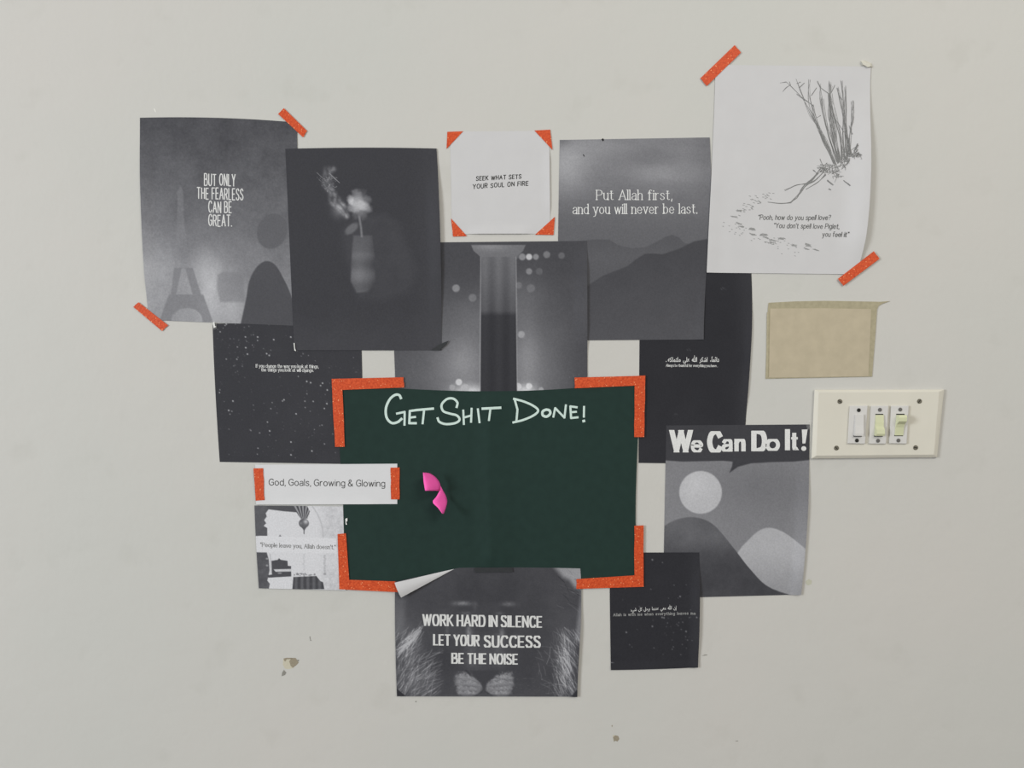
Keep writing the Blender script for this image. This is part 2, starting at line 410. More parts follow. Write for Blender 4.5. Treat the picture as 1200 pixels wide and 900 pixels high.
def text_strokes(s, x0, x1, y0, y1, H, w, V, F, gap=2.4, space=4.0, serif=0.0, slant=0.0, contrast=0.0, jitter=0.0, clamp=False, cap=1.0, seed=1, xs=None):
    """lay the words between x0 and x1 on a baseline from y0 to y1 (photo pixels)"""
    rnd = random.Random(seed); items = []; x = 0.0
    for ch in s:
        if ch == ' ': x += space; continue
        st = []
        for part in G[ch].split(';'):
            sm = part.startswith('~'); pts = [tuple(map(float, p.split(','))) for p in part.lstrip('~').split()]
            if sm: pts = smooth(pts)
            st.append(np.array(pts, float))
        mn = min(p[:, 0].min() for p in st); mx = max(p[:, 0].max() for p in st)
        jy = rnd.uniform(-1, 1) * jitter; js = 1 + rnd.uniform(-1, 1) * jitter * 0.1
        items.append((x - min(mn, 0), st, jy, js)); x += mx - min(mn, 0) + gap
    total = x - gap
    k = (x1 - x0 - w) / max(total, 1e-3); ky = H / 10.0
    for ox, st, jy, js in items:
        for P in st:
            Q = np.empty_like(P)
            px = (P[:, 0] + ox) * k
            Q[:, 0] = x0 + w / 2 + px + slant * P[:, 1] * ky
            f = (Q[:, 0] - x0) / (x1 - x0)
            yy = (P[:, 1] * js + jy) * ky
            Q[:, 1] = -(y0 + (y1 - y0) * f) + yy
            cl = None
            if clamp:
                b = -(y0 + (y1 - y0) * f).mean(); cl = (b + min(P[:, 1].min() * ky, 0) - w / 2 * 0.2, b + max(P[:, 1]) * ky + w / 2 * 0.2)
            V2 = []; F2 = []; ribbon(Q, w / 2, V2, F2, cap, contrast, cl)
            off = len(V); V += V2; F += [tuple(i + off for i in f) for f in F2]
            if serif and len(P) <= 4:
                for e, nb in ((0, 1), (-1, -2)):
                    dx, dy = P[e] - P[nb]
                    if abs(dy) > abs(dx) * 1.2 and (abs(P[e][1]) < .1 or abs(P[e][1] + 3) < .1 or P[e][1] > 6.6) and abs(dy) > 1.5:
                        l, r = (serif, serif * (0.15 if (P[e][1] in (6.8, 10.2) and abs(dx) < .3) else 1))
                        V2 = []; ribbon([(Q[e][0] - l, Q[e][1]), (Q[e][0] + r, Q[e][1])], w * 0.28, V2, F2 := [], 0)
                        off = len(V); V += V2; F += [tuple(i + off for i in f) for f in F2]

def finish(s, V, F, mat, name='lettering', lift=0.0001):
    V2 = np.array([(v + (0.0,))[:3] for v in V]); V2[:, 1] *= -1
    return on_sheet(s, name, V2, F, mat, lift)

def text_font(s, body, x0, x1, y0, y1, ytop, ybot, mat, bold=0.0):
    """type set with Blender's built-in typeface (used for the Arabic lines)"""
    cu = bpy.data.curves.new('type', 'FONT'); cu.body = body; cu.offset = bold; cu.resolution_u = 3
    o = bpy.data.objects.new('type', cu); COL.objects.link(o)
    me = o.evaluated_get(bpy.context.evaluated_depsgraph_get()).to_mesh()
    P = np.array([v.co[:2] for v in me.vertices]); F = [tuple(p.vertices) for p in me.polygons]
    bpy.data.objects.remove(o); bpy.data.curves.remove(cu)
    mn, mx = P.min(0), P.max(0)
    f = (P[:, 0] - mn[0]) / (mx[0] - mn[0])
    X = x0 + f * (x1 - x0); Y = ytop + (mx[1] - P[:, 1]) / (mx[1] - mn[1]) * (ybot - ytop) + y0 + (y1 - y0) * f
    return on_sheet(s, 'arabic_lettering', np.stack([X, Y], -1), F, mat)

def prism(quad0, d0, quad1, d1, n=1):
    """vertices + faces of a frustum between two outlines (photo pixels) at two depths"""
    a = W([p[0] for p in quad0], [p[1] for p in quad0], d0); b = W([p[0] for p in quad1], [p[1] for p in quad1], d1)
    n = len(quad0); F = [tuple(range(n))[::-1], tuple(range(n, 2 * n))]
    F += [(i, (i + 1) % n, n + (i + 1) % n, n + i) for i in range(n)]
    return np.r_[a, b], F

def solid(name, V, F, mat, parent=None, org=None, smooth_=False, bevel=0.0):
    V = np.asarray(V, float)
    if org is None: org = V.mean(0); org[1] = max(V[:, 1])
    import bmesh
    bm = bmesh.new(); vs_ = [bm.verts.new(tuple(v)) for v in (V - org)]
    for f in F: bm.faces.new([vs_[i] for i in f])
    bmesh.ops.recalc_face_normals(bm, faces=bm.faces)
    if bevel: bmesh.ops.bevel(bm, geom=bm.edges, offset=bevel, segments=2, affect='EDGES', profile=0.5)
    me = bpy.data.meshes.new(name); bm.to_mesh(me); bm.free()
    o = link(name, me, mat, parent, org, smooth_); o['_'] = 0; del o['_']
    return o, org

# ---------------------------------------------------------------- the room
def quad_struct(name, pts, mat):
    me = mesh_np(name, pts, faces=[(0, 1, 2, 3)]); o = link(name, me, mat); o['kind'] = 'structure'; return o
wall = quad_struct('wall_back', [(-4.5, 0, 0), (4.5, 0, 0), (4.5, 0, 2.9), (-4.5, 0, 2.9)], WALL)
tag(wall, 'off-white painted plaster wall with scuffs and peeled spots', 'wall', kind='structure')
floor = quad_struct('floor', [(-4.5, 0, 0), (-4.5, -5, 0), (4.5, -5, 0), (4.5, 0, 0)], mat_plain('stone_floor', (112, 106, 98), 0.5, 0.3, 0.08, 4))
tag(floor, 'plain grey stone floor below the wall', 'floor', kind='structure')

# peeled and scuffed spots that belong to the wall
def flat_patch(name, pts, mat, d=0.00015, parent=wall):
    V = W([p[0] for p in pts], [p[1] for p in pts], d)
    return link(name, mesh_np(name, V, faces=[tuple(range(len(pts)))[::-1]]), mat, parent)
BROWN = mat_plain('bare_plaster', (150, 141, 124), 0.9, 0.05, 0.12, 700)
CREAM = mat_plain('old_cream_paint', (196, 190, 172), 0.8, 0.1, 0.05, 500)
GREY = mat_plain('scuff_grey', (140, 138, 132), 0.9, 0.05, 0.15, 900)
flat_patch('peeled_patch', [(332, 772.5), (339, 771), (347, 772), (349, 778), (343, 783), (338, 784), (334, 783.5), (331.5, 779)], CREAM, 0.0001)
flat_patch('peeled_patch', [(339, 775), (341.5, 771), (346.5, 771), (350, 776.5), (347, 779.8), (343, 782.6), (340.5, 780)], BROWN)
flat_patch('peeled_patch', [(332.2, 771.6), (336, 770.8), (342, 771), (341, 772.4), (336, 772.6), (334.6, 775.2), (333, 774.5)], BROWN)
flat_patch('peeled_patch', [(330, 792.5), (330.6, 788), (332.6, 785), (335.6, 788.2), (334, 791)], GREY)
flat_patch('peeled_patch', [(348.4, 773), (350.6, 773.2), (350.2, 775), (348.8, 775)], GREY)
flat_patch('scuff_mark', [(362.6, 746), (363.6, 745.6), (364, 749.5), (365.2, 751), (363.6, 751)], GREY)
flat_patch('peeled_patch', [(718.4, 864), (721, 861.6), (724.4, 862.4), (725.8, 866), (723.6, 869), (721, 868), (719.6, 869.6)], BROWN)
flat_patch('peeled_patch', [(718, 862), (719.6, 861), (721, 863), (719, 865.6)], CREAM, 0.0001)
flat_patch('scuff_mark', [(822, 768.6), (826, 767.1), (829, 767), (828.6, 767.9), (825, 768.4)], GREY)
flat_patch('scuff_mark', [(716.6, 850), (717.8, 849.7), (717.8, 851.6), (716.8, 851.6)], BROWN)
flat_patch('scuff_mark', [(486.5, 821.6), (488, 821.4), (488.2, 822.8), (486.8, 823)], GREY)
flat_patch('scuff_mark', [(862, 868), (865, 867.8), (865, 868.6), (862, 868.7)], GREY)
flat_patch('scuff_mark', [(944, 681), (948, 678.5), (951.5, 680.5), (951, 684.5), (947, 686), (944.5, 684.5)], mat_plain('glue_stain', (187, 186, 170), 0.6, 0.1, 0.04, 300), 0.0001)
flat_patch('scuff_mark', [(180.6, 126.5), (182.2, 128.6), (183, 131.6), (181.6, 131.2), (180, 128)], mat_plain('chalk_white', (222, 221, 216), 0.6, 0.2))

# ---------------------------------------------------------------- large sheets, back to front
rng = np.random.RandomState(7)

def paint_stars(X, Y):
    g = 57 + 8 * fbm(X, Y, 40, 3) + 3 * ss(300, 420, X)
    r = np.random.RandomState(11)
    for i in range(330):
        if i < 120: sx, sy = r.uniform(255, 425), r.uniform(384, 540)
        else:
            cx, cy, q = [(285, 410, 18), (390, 455, 26), (310, 420, 40), (385, 500, 22), (300, 470, 40), (280, 395, 22)][i % 6]
            sx, sy = r.normal(cx, q), r.normal(cy, q)
        b = r.rand() ** 4
        g = np.maximum(g, 57 + (22 + 120 * b) * glow(X, Y, sx, sy, 0.5 + 0.25 * b))
    for sx, sy in ((288, 407.5), (312.5, 414.5), (315.5, 416.5), (359.5, 447), (364, 448.5), (383.5, 457), (332.8, 468.5), (273, 470), (268, 481), (347, 485), (365.5, 528.5), (316, 505), (341, 518), (340.8, 395), (302, 395), (290, 415), (383, 473), (320.8, 398), (378, 449), (341, 533)):
        g = np.maximum(g, 57 + 150 * glow(X, Y, sx, sy, .8))
    return g
stars = sheet('quote_poster', 'dark printout of a starry night sky with two small lines of white text', 'poster',
              (249, 379), (423, 379), (427, 544), (257.5, 541.3), 0, paint_stars, left=[(252.2, 455)], step=0.8)
V, F = [], []
text_strokes('If you change the way you look at things,', 299.7, 373.5, 430.5, 431.3, 3.7, 0.5, V, F, gap=2.1, space=3.8, serif=.4, contrast=.3)
text_strokes('the things you look at will change.', 306, 367.6, 435.0, 435.7, 3.7, 0.5, V, F, gap=2.1, space=3.8, serif=.4, contrast=.3)
finish(stars, V, F, ink(225))

def paint_black(X, Y):
    g = 45 + 5 * fbm(X, Y, 30, 5) + 8 * ss(855, 882, X) + 3 * ss(430, 540, Y)
    for sx, sy in ((847.5, 338), (792, 485.5), (807, 410)):
        g = g + 22 * line(X, Y, [(sx - 2.2, sy + 1.2), (sx, sy - .8), (sx + 2.4, sy + 1)], 0.9)
    return g
thank = sheet('quote_poster', 'plain black printout with a white Arabic line over a tiny English line', 'poster',
              (750, 316), (880.4, 319), (871.5, 544), (748.4, 542.5), 0, paint_black, right=[(879, 421), (873.6, 499)],
              curl=lambda u, v: 1.6 * ss(.93, 1, u) * ss(.1, .3, v) * (1 - ss(.6, .75, v)), step=1.6)
text_font(thank, '. \ufeea\ufedc\ufee0\ufee4\ufe98\ufe8e\ufee3  \ufef0\ufee0\ufecb  \ufdf2  \ufeae\ufedc\ufeb7\ufe8d  \u060c\u064b\ufe8e\ufee4\ufe8b\ufe8d\ufea9', 780.3, 842.7, 0, 0, 416.4, 425.8, ink(220), 0.02)
V, F = [], []
text_strokes('Always be thankful for everything you have .', 780.3, 841, 429.6, 430, 2.8, 0.48, V, F, gap=2.1, space=3.6, serif=.3, contrast=.3)
finish(thank, V, F, ink(205))

def paint_fearless(X, Y):
    g = np.interp(Y, [138, 180, 230, 262, 300, 340, 380], [80, 86, 99, 108, 127, 142, 147])
    g = g - 5 * glow(X, Y, 270, 160, 60, 40)
    g = g + 24 * glow(X, Y, 172, 300, 28, 60) + 34 * glow(X, Y, 247, 345, 16, 40) + 16 * glow(X, Y, 235, 320, 40, 30) + 26 * glow(X, Y, 275, 360, 14, 20)
    g = g - 14 * glow(X, Y, 330, 330, 40, 60)
    g = g + 20 * fbm(X, Y, 24, 9) + 14 * (fbm(X, Y, 2.2, 19))
    tower = np.maximum(poly(X, Y, [(211.5, 218), (214.5, 224), (216, 262), (207.5, 262), (208, 224)], 2),
                       poly(X, Y, [(208, 262), (215.5, 262), (226, 316), (204, 316)], 2.5))
    g = over(g, g + np.interp(Y, [219, 270, 300], [15, 9, -4]), tower)
    legs = np.maximum.reduce([poly(X, Y, [(204, 314), (213, 314), (206, 346), (200, 346)], 2), poly(X, Y, [(217, 314), (226, 314), (236, 346), (226, 346)], 2),
                              poly(X, Y, [(198, 345), (238, 345), (250, 378), (186, 378)], 2)])
    legs = legs * (1 - blob(X, Y, 219, 375, 18, 14, 2))
    g = over(g, 120 + 8 * fbm(X, Y, 9, 4), 0.7 * legs)
    g = over(g, 122, 0.6 * poly(X, Y, [(255, 322), (262, 318), (284, 320), (286, 338), (288, 354), (258, 354), (254, 338)], 4))
    g = over(g, 94, 0.85 * blob(X, Y, 319, 271, 17.5, 21, 2, .35))          # soft round shape in the sky
    hill = poly(X, Y, smooth([(281, 384), (288, 352), (292, 330), (300, 314), (311, 306), (322, 310), (331, 324), (341, 346), (352, 384)]), 1.6)
    g = over(g, 78 + 4 * fbm(X, Y, 20, 6), hill)
    return g
fear = sheet('quote_poster', 'grey printout of a hazy iron tower under the hand-lettered fearless quote', 'poster',
             (164, 138), (348, 143.6), (352, 382), (174.3, 375), 1, paint_fearless, top=[(252, 138), (315, 141)], left=[(166, 255), (170, 325)],
             curl=lambda u, v: 1.4 * (1 - ss(0, .10, u)) * ss(.05, .3, v) * (1 - ss(.75, .9, v)))
V, F = [], []
for s_, a, b, y0, y1, H in (('BUT ONLY', 239, 276.2, 217, 217.9, 13.4), ('THE FEARLESS', 230.5, 285.4, 232.6, 234.2, 12.8), ('CAN BE', 244, 271.8, 248.8, 249.2, 12.6), ('GREAT.', 244, 272, 264.6, 265, 12.8)):
    text_strokes(s_, a, b, y0, y1, H, 1.25, V, F, gap=3.3, space=5, jitter=.35, seed=len(s_), cap=.5)
finish(fear, V, F, ink(212))

def paint_mount(X, Y):
    g = np.interp(Y, [160, 200, 240, 270, 300], [124, 122, 108, 99, 97])
    g = g + 34 * glow(X, Y, 664, 196, 26, 30) + 14 * glow(X, Y, 700, 176, 40, 18) + 15 * glow(X, Y, 775, 205, 45, 14) - 10 * glow(X, Y, 745, 185, 50, 10)
    g = g - 22 * glow(X, Y, 657, 165, 12, 6) - 12 * ss(800, 832, X) * (1 - ss(165, 215, Y)) + 10 * fbm(X, Y, 60, 14) * (1 - ss(240, 280, Y)) + 10 * fbm(X * .25, Y, 8, 15) * (1 - ss(220, 270, Y)) + 5 * fbm(X, Y, 2.2, 5)
    m1 = below(X, Y, [(650, 286), (683, 282), (695, 280.6), (713.7, 280.6), (723.8, 287), (741, 291), (755.6, 290), (770, 283), (780, 277.5), (787.4, 275), (796, 278.6), (802, 285), (840, 290)])
    g = over(g, np.interp(Y, [275, 300, 330], [84, 91, 88]) + 4 * fbm(X, Y, 18, 16), m1)
    m2 = below(X, Y, [(650, 352), (690, 334), (706.5, 323), (735, 312), (745, 304), (755.6, 297.4), (765, 297), (776, 298), (796, 291.6), (813, 283), (829, 280), (840, 279)], 2)
    g = over(g, np.interp(Y, [280, 310, 360, 400], [70, 72, 77, 82]) + 5 * fbm(X, Y, 22, 17), m2)
    return g
mount = sheet('quote_poster', 'grey printout of misty mountain ridges with a white serif faith quote', 'poster',
              (656, 164), (831.6, 161), (824.4, 397.8), (652, 399), 1, paint_mount, right=[(833, 194), (829, 300)],
              curl=lambda u, v: 0.9 * ss(.93, 1, u) * ss(.72, .85, v))
V, F = [], []
text_strokes('Put Allah first,', 698.7, 788, 234, 234, 11, 1.15, V, F, gap=2.4, space=4.6, serif=1.45, contrast=.5)
text_strokes('and you will never be last.', 671, 817.2, 250.6, 250, 11, 1.15, V, F, gap=2.4, space=4.6, serif=1.45, contrast=.5)
finish(mount, V, F, ink(222))
CHIP = mat_plain('black_chip', (22, 22, 24), 0.6, 0.2)
on_sheet(mount, 'ink_chip', [(704.6, 163.4), (706.4, 162), (708, 164), (706.6, 165.8), (705.6, 164.6)], [(0, 1, 2, 3, 4)], CHIP, 0.0002)
on_sheet(mount, 'ink_chip', [(683, 181), (684, 180.8), (685, 183.2), (684.2, 183.6)], [(0, 1, 2, 3)], CHIP, 0.0002)

def paint_cando(X, Y):
    g = 128 + 14 * ss(560, 690, Y) * (1 - ss(790, 860, X)) - 12 * glow(X, Y, 900, 570, 60, 30) + 5 * fbm(X, Y, 30, 20) + 6 * fbm(X, Y, 2.2, 21) + 18 * ss(560, 690, Y) * ss(915, 945, X)
    disc = blob(X, Y, 821, 577, 25, 25, 2)                                    # plain sun-like disc
    g = over(g, 182 + 10 * glow(X, Y, 815, 567, 16) + 4 * fbm(X, Y, 8, 23), disc)
    hill2 = below(X, Y, smooth([(770, 690), (845, 668), (870, 640), (893, 620), (915, 622), (940, 640), (960, 660)]), 2)
    g = over(g, 172 - 26 * ss(640, 700, Y) + 8 * fbm(X, Y, 14, 24), hill2)
    hill1 = below(X, Y, smooth([(770, 622), (790, 610), (812, 606), (835, 614), (858, 640), (880, 668), (905, 690), (960, 706)]), 1.6)
    g = over(g, 98 - 28 * ss(625, 665, Y) + 16 * fbm(X, Y, 18, 25), hill1)
    ban = poly(X, Y, [(770, 490), (960, 490), (950, 539), (930, 541), (905, 541.5), (880, 543), (865, 547), (854.5, 554.5), (858, 546), (858.5, 541), (848, 540), (800, 541), (770, 539)], 1.4)
    g = over(g, 64 + 5 * fbm(X, Y, 25, 26), ban)
    return g
cando = sheet('slogan_poster', 'grey printed poster with bold We Can Do It slogan above plain rounded shapes', 'poster',
              (780.8, 498.6), (949, 497.4), (938, 696.8), (777, 701), 1, paint_cando, right=[(947.8, 557), (944, 633.4)],
              curl=lambda u, v: 2.4 * ss(.90, 1, u) * ss(.15, .5, v))
V, F = [], []
B = dict(gap=7.2, clamp=True, cap=.7)
text_strokes('W', 784.3, 812, 529.5, 529.5, 25, 6.4, V, F, **B)
text_strokes('e', 809.5, 824, 529.6, 529.6, 19.5, 3.9, V, F, **B)
text_strokes('C', 828.5, 846.5, 529.5, 529.5, 23.5, 6.2, V, F, **B)
text_strokes('a', 845.5, 858.5, 528.8, 528.8, 20, 4.4, V, F, **B)
text_strokes('n', 860.5, 873.8, 528.4, 528.4, 20, 5.2, V, F, **B)
text_strokes('D', 880.3, 899, 528, 528, 22.5, 6.2, V, F, **B)
text_strokes('o', 897, 914, 527.8, 527.8, 19, 4.6, V, F, **B)
text_strokes('I', 919.8, 926, 527, 527, 23.5, 6.0, V, F, **B)
text_strokes('t', 926.4, 936, 527, 527, 21.5, 4.8, V, F, **B)
k = len(V); V += [(939.6, -503.4), (946.4, -503.2), (943.8, -519.6), (940.4, -519.8)]; F.append((k, k + 1, k + 2, k + 3))
k = len(V); V += [(941.9 + 3 * math.cos(t * math.pi / 6), -(525.6 + 2.8 * math.sin(t * math.pi / 6))) for t in range(12)]; F.append(tuple(range(k, k + 12)))
finish(cando, V, F, ink(218))

def paint_stage(X, Y):
    g = np.interp(Y, [283, 320, 360, 400, 440, 460], [72, 74, 84, 96, 104, 100])
    g = g - 26 * ss(640, 688, X) * ss(330, 440, Y) - 14 * (1 - ss(465, 520, X)) + 6 * fbm(X, Y, 30, 31) + 5 * fbm(X, Y, 2.2, 33)
    g = g + 38 * glow(X, Y, 543, 425, 26, 34) + 36 * glow(X, Y, 618, 420, 18, 46) + 15 * glow(X, Y, 560, 370, 40, 26) + 16 * glow(X, Y, 615, 345, 26, 26)
    for sx, sy, r, t in ((620, 301, 3.6, 215), (612, 301, 4, 150), (628, 301, 3.4, 150), (640.7, 298.4, 4, 128), (658, 299.5, 3.8, 108), (604, 300, 4, 105), (620, 318, 3.6, 142), (632, 318, 4, 100),
                         (534.4, 337.8, 4.4, 146), (553.8, 349, 4.6, 122), (607.8, 334.4, 3.8, 118), (622, 337.8, 4.8, 116), (611, 392, 4, 165)):
        g = over(g, t, 0.8 * blob(X, Y, sx, sy, r, r, 2))
    for cx in (552, 615): g = g + 100 * glow(X, Y, cx, 460, 22 if cx == 552 else 14, 9)
    for sx, sy, r, t in ((537.8, 447.8, 3.8, 215), (530, 454, 3.4, 165), (607.3, 453, 4, 205), (620, 452.5, 3.6, 220), (634, 456.7, 3, 170), (545, 455, 5, 180)):
        g = over(g, t, 0.85 * blob(X, Y, sx, sy, r, r, 1.6))
    colm = poly(X, Y, [(564, 300), (604, 300), (606, 480), (563, 480)], 1.4)         # plain pillar in front of the lights
    cap = np.maximum(poly(X, Y, [(552, 287), (616, 287), (613, 294), (605, 301), (563, 301), (555, 294)], 1.4), 0)
    g = over(g, 175, 0.55 * (line(X, Y, [(563.5, 300), (562.5, 462)], 1.4) + line(X, Y, [(604.6, 300), (606, 462)], 1.4)))
    flute = 7 * np.sin((X - 564) / 41 * math.pi * 5)
    g = over(g, np.interp(Y, [300, 330, 364, 370, 470], [104, 96, 82, 56, 54]) + flute * np.interp(Y, [300, 365, 372], [1, 1, .45]), colm)
    g = over(g, 112 + 20 * glow(X, Y, 575, 289, 20, 5), cap)
    r = np.random.RandomState(5)
    for i in range(16):                                                              # creased lower corners
        a = r.uniform(0, 1); bx = (472 + 30 * a) if i < 9 else (640 + 40 * a); by = r.uniform(440, 456)
        g = np.maximum(g, 128 * line(X, Y, [(bx, by), (bx + r.uniform(-2, 2), by - 5), (bx + r.uniform(-5, 3), by - 12)], 0.5, 1.0))
    return g
stage = sheet('printed_poster', 'dark printout of blurred stage lights around a tall pillar', 'poster',
              (457, 284.5), (688, 282.3), (688.5, 478), (464.5, 478), 2, paint_stage,
              curl=lambda u, v: 2.2 * ss(.92, 1, u) * (1 - ss(.5, .7, v)) * ss(0.02, .2, v))

# white sheet with a pen drawing
WHITE = mat_plain('white_paper', (199, 198, 200), 0.75, 0.15, 0.015, 40)
draw = sheet('drawing_sheet', 'white sheet with a pen drawing of bare leaning trees and a handwritten quote', 'drawing',
             (838.4, 76), (1020.6, 78), (1004, 321.5), (828, 319.5), 3, None, left=[(834.5, 187), (831, 255)], right=[(1019, 140), (1016.7, 240), (1009, 300)], step=4, mat=WHITE,
             curl=lambda u, v: 6.0 * ss(.80, 1, u) ** 1.5 * ss(.05, .5, v) * (1 - .86 * ss(.80, .97, v)) + 1.0 * (1 - ss(0, .1, u)) * ss(.4, .6, v))
def dz(p): return (900 + p[0] * .17778, 80 + p[1] * .17778)
V, F = [], []
r = random.Random(3)
def sketch(pts, w=0.7, n=1, jit=0.6, taper=0.4):
    for _ in range(n):
        P = smooth([(dz(p)[0] + r.uniform(-jit, jit), -(dz(p)[1] + r.uniform(-jit, jit))) for p in pts], 4)
        ribbon(P, w / 2, V, F, 0, 0, None, taper)
trunks = [[(440, 640), (380, 500), (330, 400), (285, 310), (240, 215)], [(430, 620), (360, 470), (310, 340), (280, 240), (268, 150), (272, 80)],
          [(450, 620), (400, 450), (370, 330), (350, 200), (345, 110)], [(460, 620), (420, 440), (405, 300), (400, 180), (408, 90)],
          [(470, 620), (440, 480), (430, 360), (410, 250), (415, 110)], [(490, 600), (470, 450), (430, 300), (405, 170)],
          [(510, 590), (500, 440), (490, 320), (480, 220), (455, 130)], [(520, 590), (515, 440), (505, 320), (495, 220), (485, 80)],
          [(530, 580), (540, 450), (553, 330), (556, 220)], [(540, 570), (520, 430), (512, 280), (508, 120)]]
for t in trunks: sketch(t, 0.42, 5, 1.7)
for t in trunks[:6]: sketch([(p[0] + 8, p[1]) for p in t[:4]], 0.42, 4, 2.0)
for b in ([(240, 215), (200, 170), (150, 120), (120, 90)], [(240, 215), (215, 150), (185, 70)], [(150, 110), (120, 130), (98, 155)], [(120, 92), (80, 95)], [(300, 250), (240, 205), (190, 170)],
          [(205, 130), (240, 95)], [(285, 180), (320, 130)], [(345, 130), (325, 85)], [(400, 170), (360, 140), (340, 120)], [(415, 160), (440, 110)], [(345, 310), (320, 325)],
          [(455, 130), (470, 180), (490, 210)], [(150, 110), (140, 90)], [(190, 100), (215, 90)], [(440, 330), (480, 390), (500, 420)], [(550, 440), (535, 380)]):
    sketch(b, 0.6, 2, 0.5)
for i in range(80):                                                                   # tangle at the foot of the trees
    cx, cy = r.choice([(400, 680), (430, 670), (500, 620), (560, 570), (380, 660), (450, 700)])
    x, y = r.gauss(cx, 22), r.gauss(cy, 18)
    sketch([(x, y), (x + r.uniform(-30, 30), y + r.uniform(-30, 10)), (x + r.uniform(-40, 40), y + r.uniform(-20, 30))], 0.6, 1, .3)
for b in ([(350, 655), (300, 720), (250, 760), (215, 800), (200, 830), (150, 885)], [(370, 680), (310, 740), (255, 770), (215, 815), (190, 855), (140, 890)], [(330, 690), (270, 755), (190, 770), (110, 805)],
          [(380, 700), (330, 750), (250, 800)], [(150, 885), (90, 890), (0, 880)], [(345, 600), (365, 650)], [(300, 670), (320, 690)], [(390, 740), (430, 770)], [(500, 740), (540, 775)], [(400, 795), (415, 800)], [(585, 500), (560, 560)]):
    sketch(b, 0.75, 3, 0.7)
tree_d = finish(draw, V, F, ink(126), 'pen_drawing')
V, F = [], []
r = random.Random(8)
def dash(x, y, l, n):
    for _ in range(n):
        ox, oy, a = r.uniform(-1.6, 1.6), r.uniform(-.8, .8), r.uniform(-.1, .5)
        ribbon([(x + ox - l / 2, -(y + oy - l * a / 2)), (x + ox + l / 2, -(y + oy + l * a / 2))], 0.32, V, F, 0)
for x, y in ((880.6, 268), (897, 275), (868, 265.5), (881.5, 269), (883, 275), (894, 276), (897.6, 278.5), (903, 284), (915, 280), (917.5, 279), (930, 287.5), (946.5, 286), (947.5, 288), (945, 291.8), (956, 292.5), (866, 262), (861, 254), (866, 247), (905, 281.2)): dash(x, y, 5, 5)
for i in range(55):
    t = r.random(); x = 846 + 95 * t + r.gauss(0, 5); y = 262 + 34 * t + r.gauss(0, 5); dash(x, y, 1.6, 1)
for i in range(40):
    t = r.random(); dash(860 + 45 * t + r.gauss(0, 2), 250 - 22 * t + r.gauss(0, 3), 2.4, 1)
finish(draw, V, F, ink(146), 'pen_footprints')
V, F = [], []
HW = dict(gap=2.2, space=4.2, slant=.16, jitter=.3, cap=.5)
text_strokes('`Pooh, how do you spell love?', 888, 973.3, 257.4, 257.8, 5.6, 0.72, V, F, **HW)
text_strokes("`You don't spell love Piglet,", 906.4, 983.5, 267, 268.2, 5.6, 0.72, V, F, **HW)
text_strokes('you feel it"', 963.3, 993.6, 277.2, 277.8, 5.6, 0.72, V, F, **HW)
finish(draw, V, F, ink(96))

def paint_small(X, Y):
    g = 47 + 5 * fbm(X, Y, 20, 40) + 6 * ss(800, 820, X)
    r = np.random.RandomState(21)
    for i in range(46):
        sx, sy = (r.uniform(715, 820), r.uniform(650, 782)) if i < 22 else (r.normal(793, 14), r.normal(738, 12))
        g = np.maximum(g, 47 + r.uniform(12, 60) * glow(X, Y, sx, sy, .7))
    for sx, sy in ((764.5, 656), (776, 723.5), (778, 724), (734, 741), (764.5, 734), (816, 723), (804, 740), (797, 699)): g = np.maximum(g, 47 + 85 * glow(X, Y, sx, sy, .9))
    g = np.maximum(g, 150 * line(X, Y, [(716, 776.5), (720, 776.8)], .6, 1))
    return g
small = sheet('quote_poster', 'small near-black printout with white Arabic text above a typewriter-style line', 'poster',
              (714, 647.6), (819.5, 647.4), (817.5, 781.8), (715.8, 785), 2, paint_small, right=[(819.8, 700)], bottom=[(765, 784)],
              curl=lambda u, v: 2.6 * ss(.88, 1, u) * ss(.05, .4, v) * (1 - .5 * ss(.7, 1, v)) + 0.8 * ss(.92, 1, v))
text_font(small, '\ufe80\ufef2\ufeb7  \ufede\ufedb  \ufede\ufea3\ufeae\ufef3  \ufe8e\ufee3\ufeaa\ufee8\ufecb  \ufef2\ufecc\ufee3  \ufdf2  \ufee5\ufe87', 739, 793, 1.0, -1.4, 709.6, 717.6, ink(210), 0.014)
V, F = [], []
text_strokes('Allah is with me when everything leaves me', 718.5, 814.8, 722, 719.8, 3.0, 0.55, V, F, gap=3.2, space=6.2, serif=.4)
finish(small, V, F, ink(150))

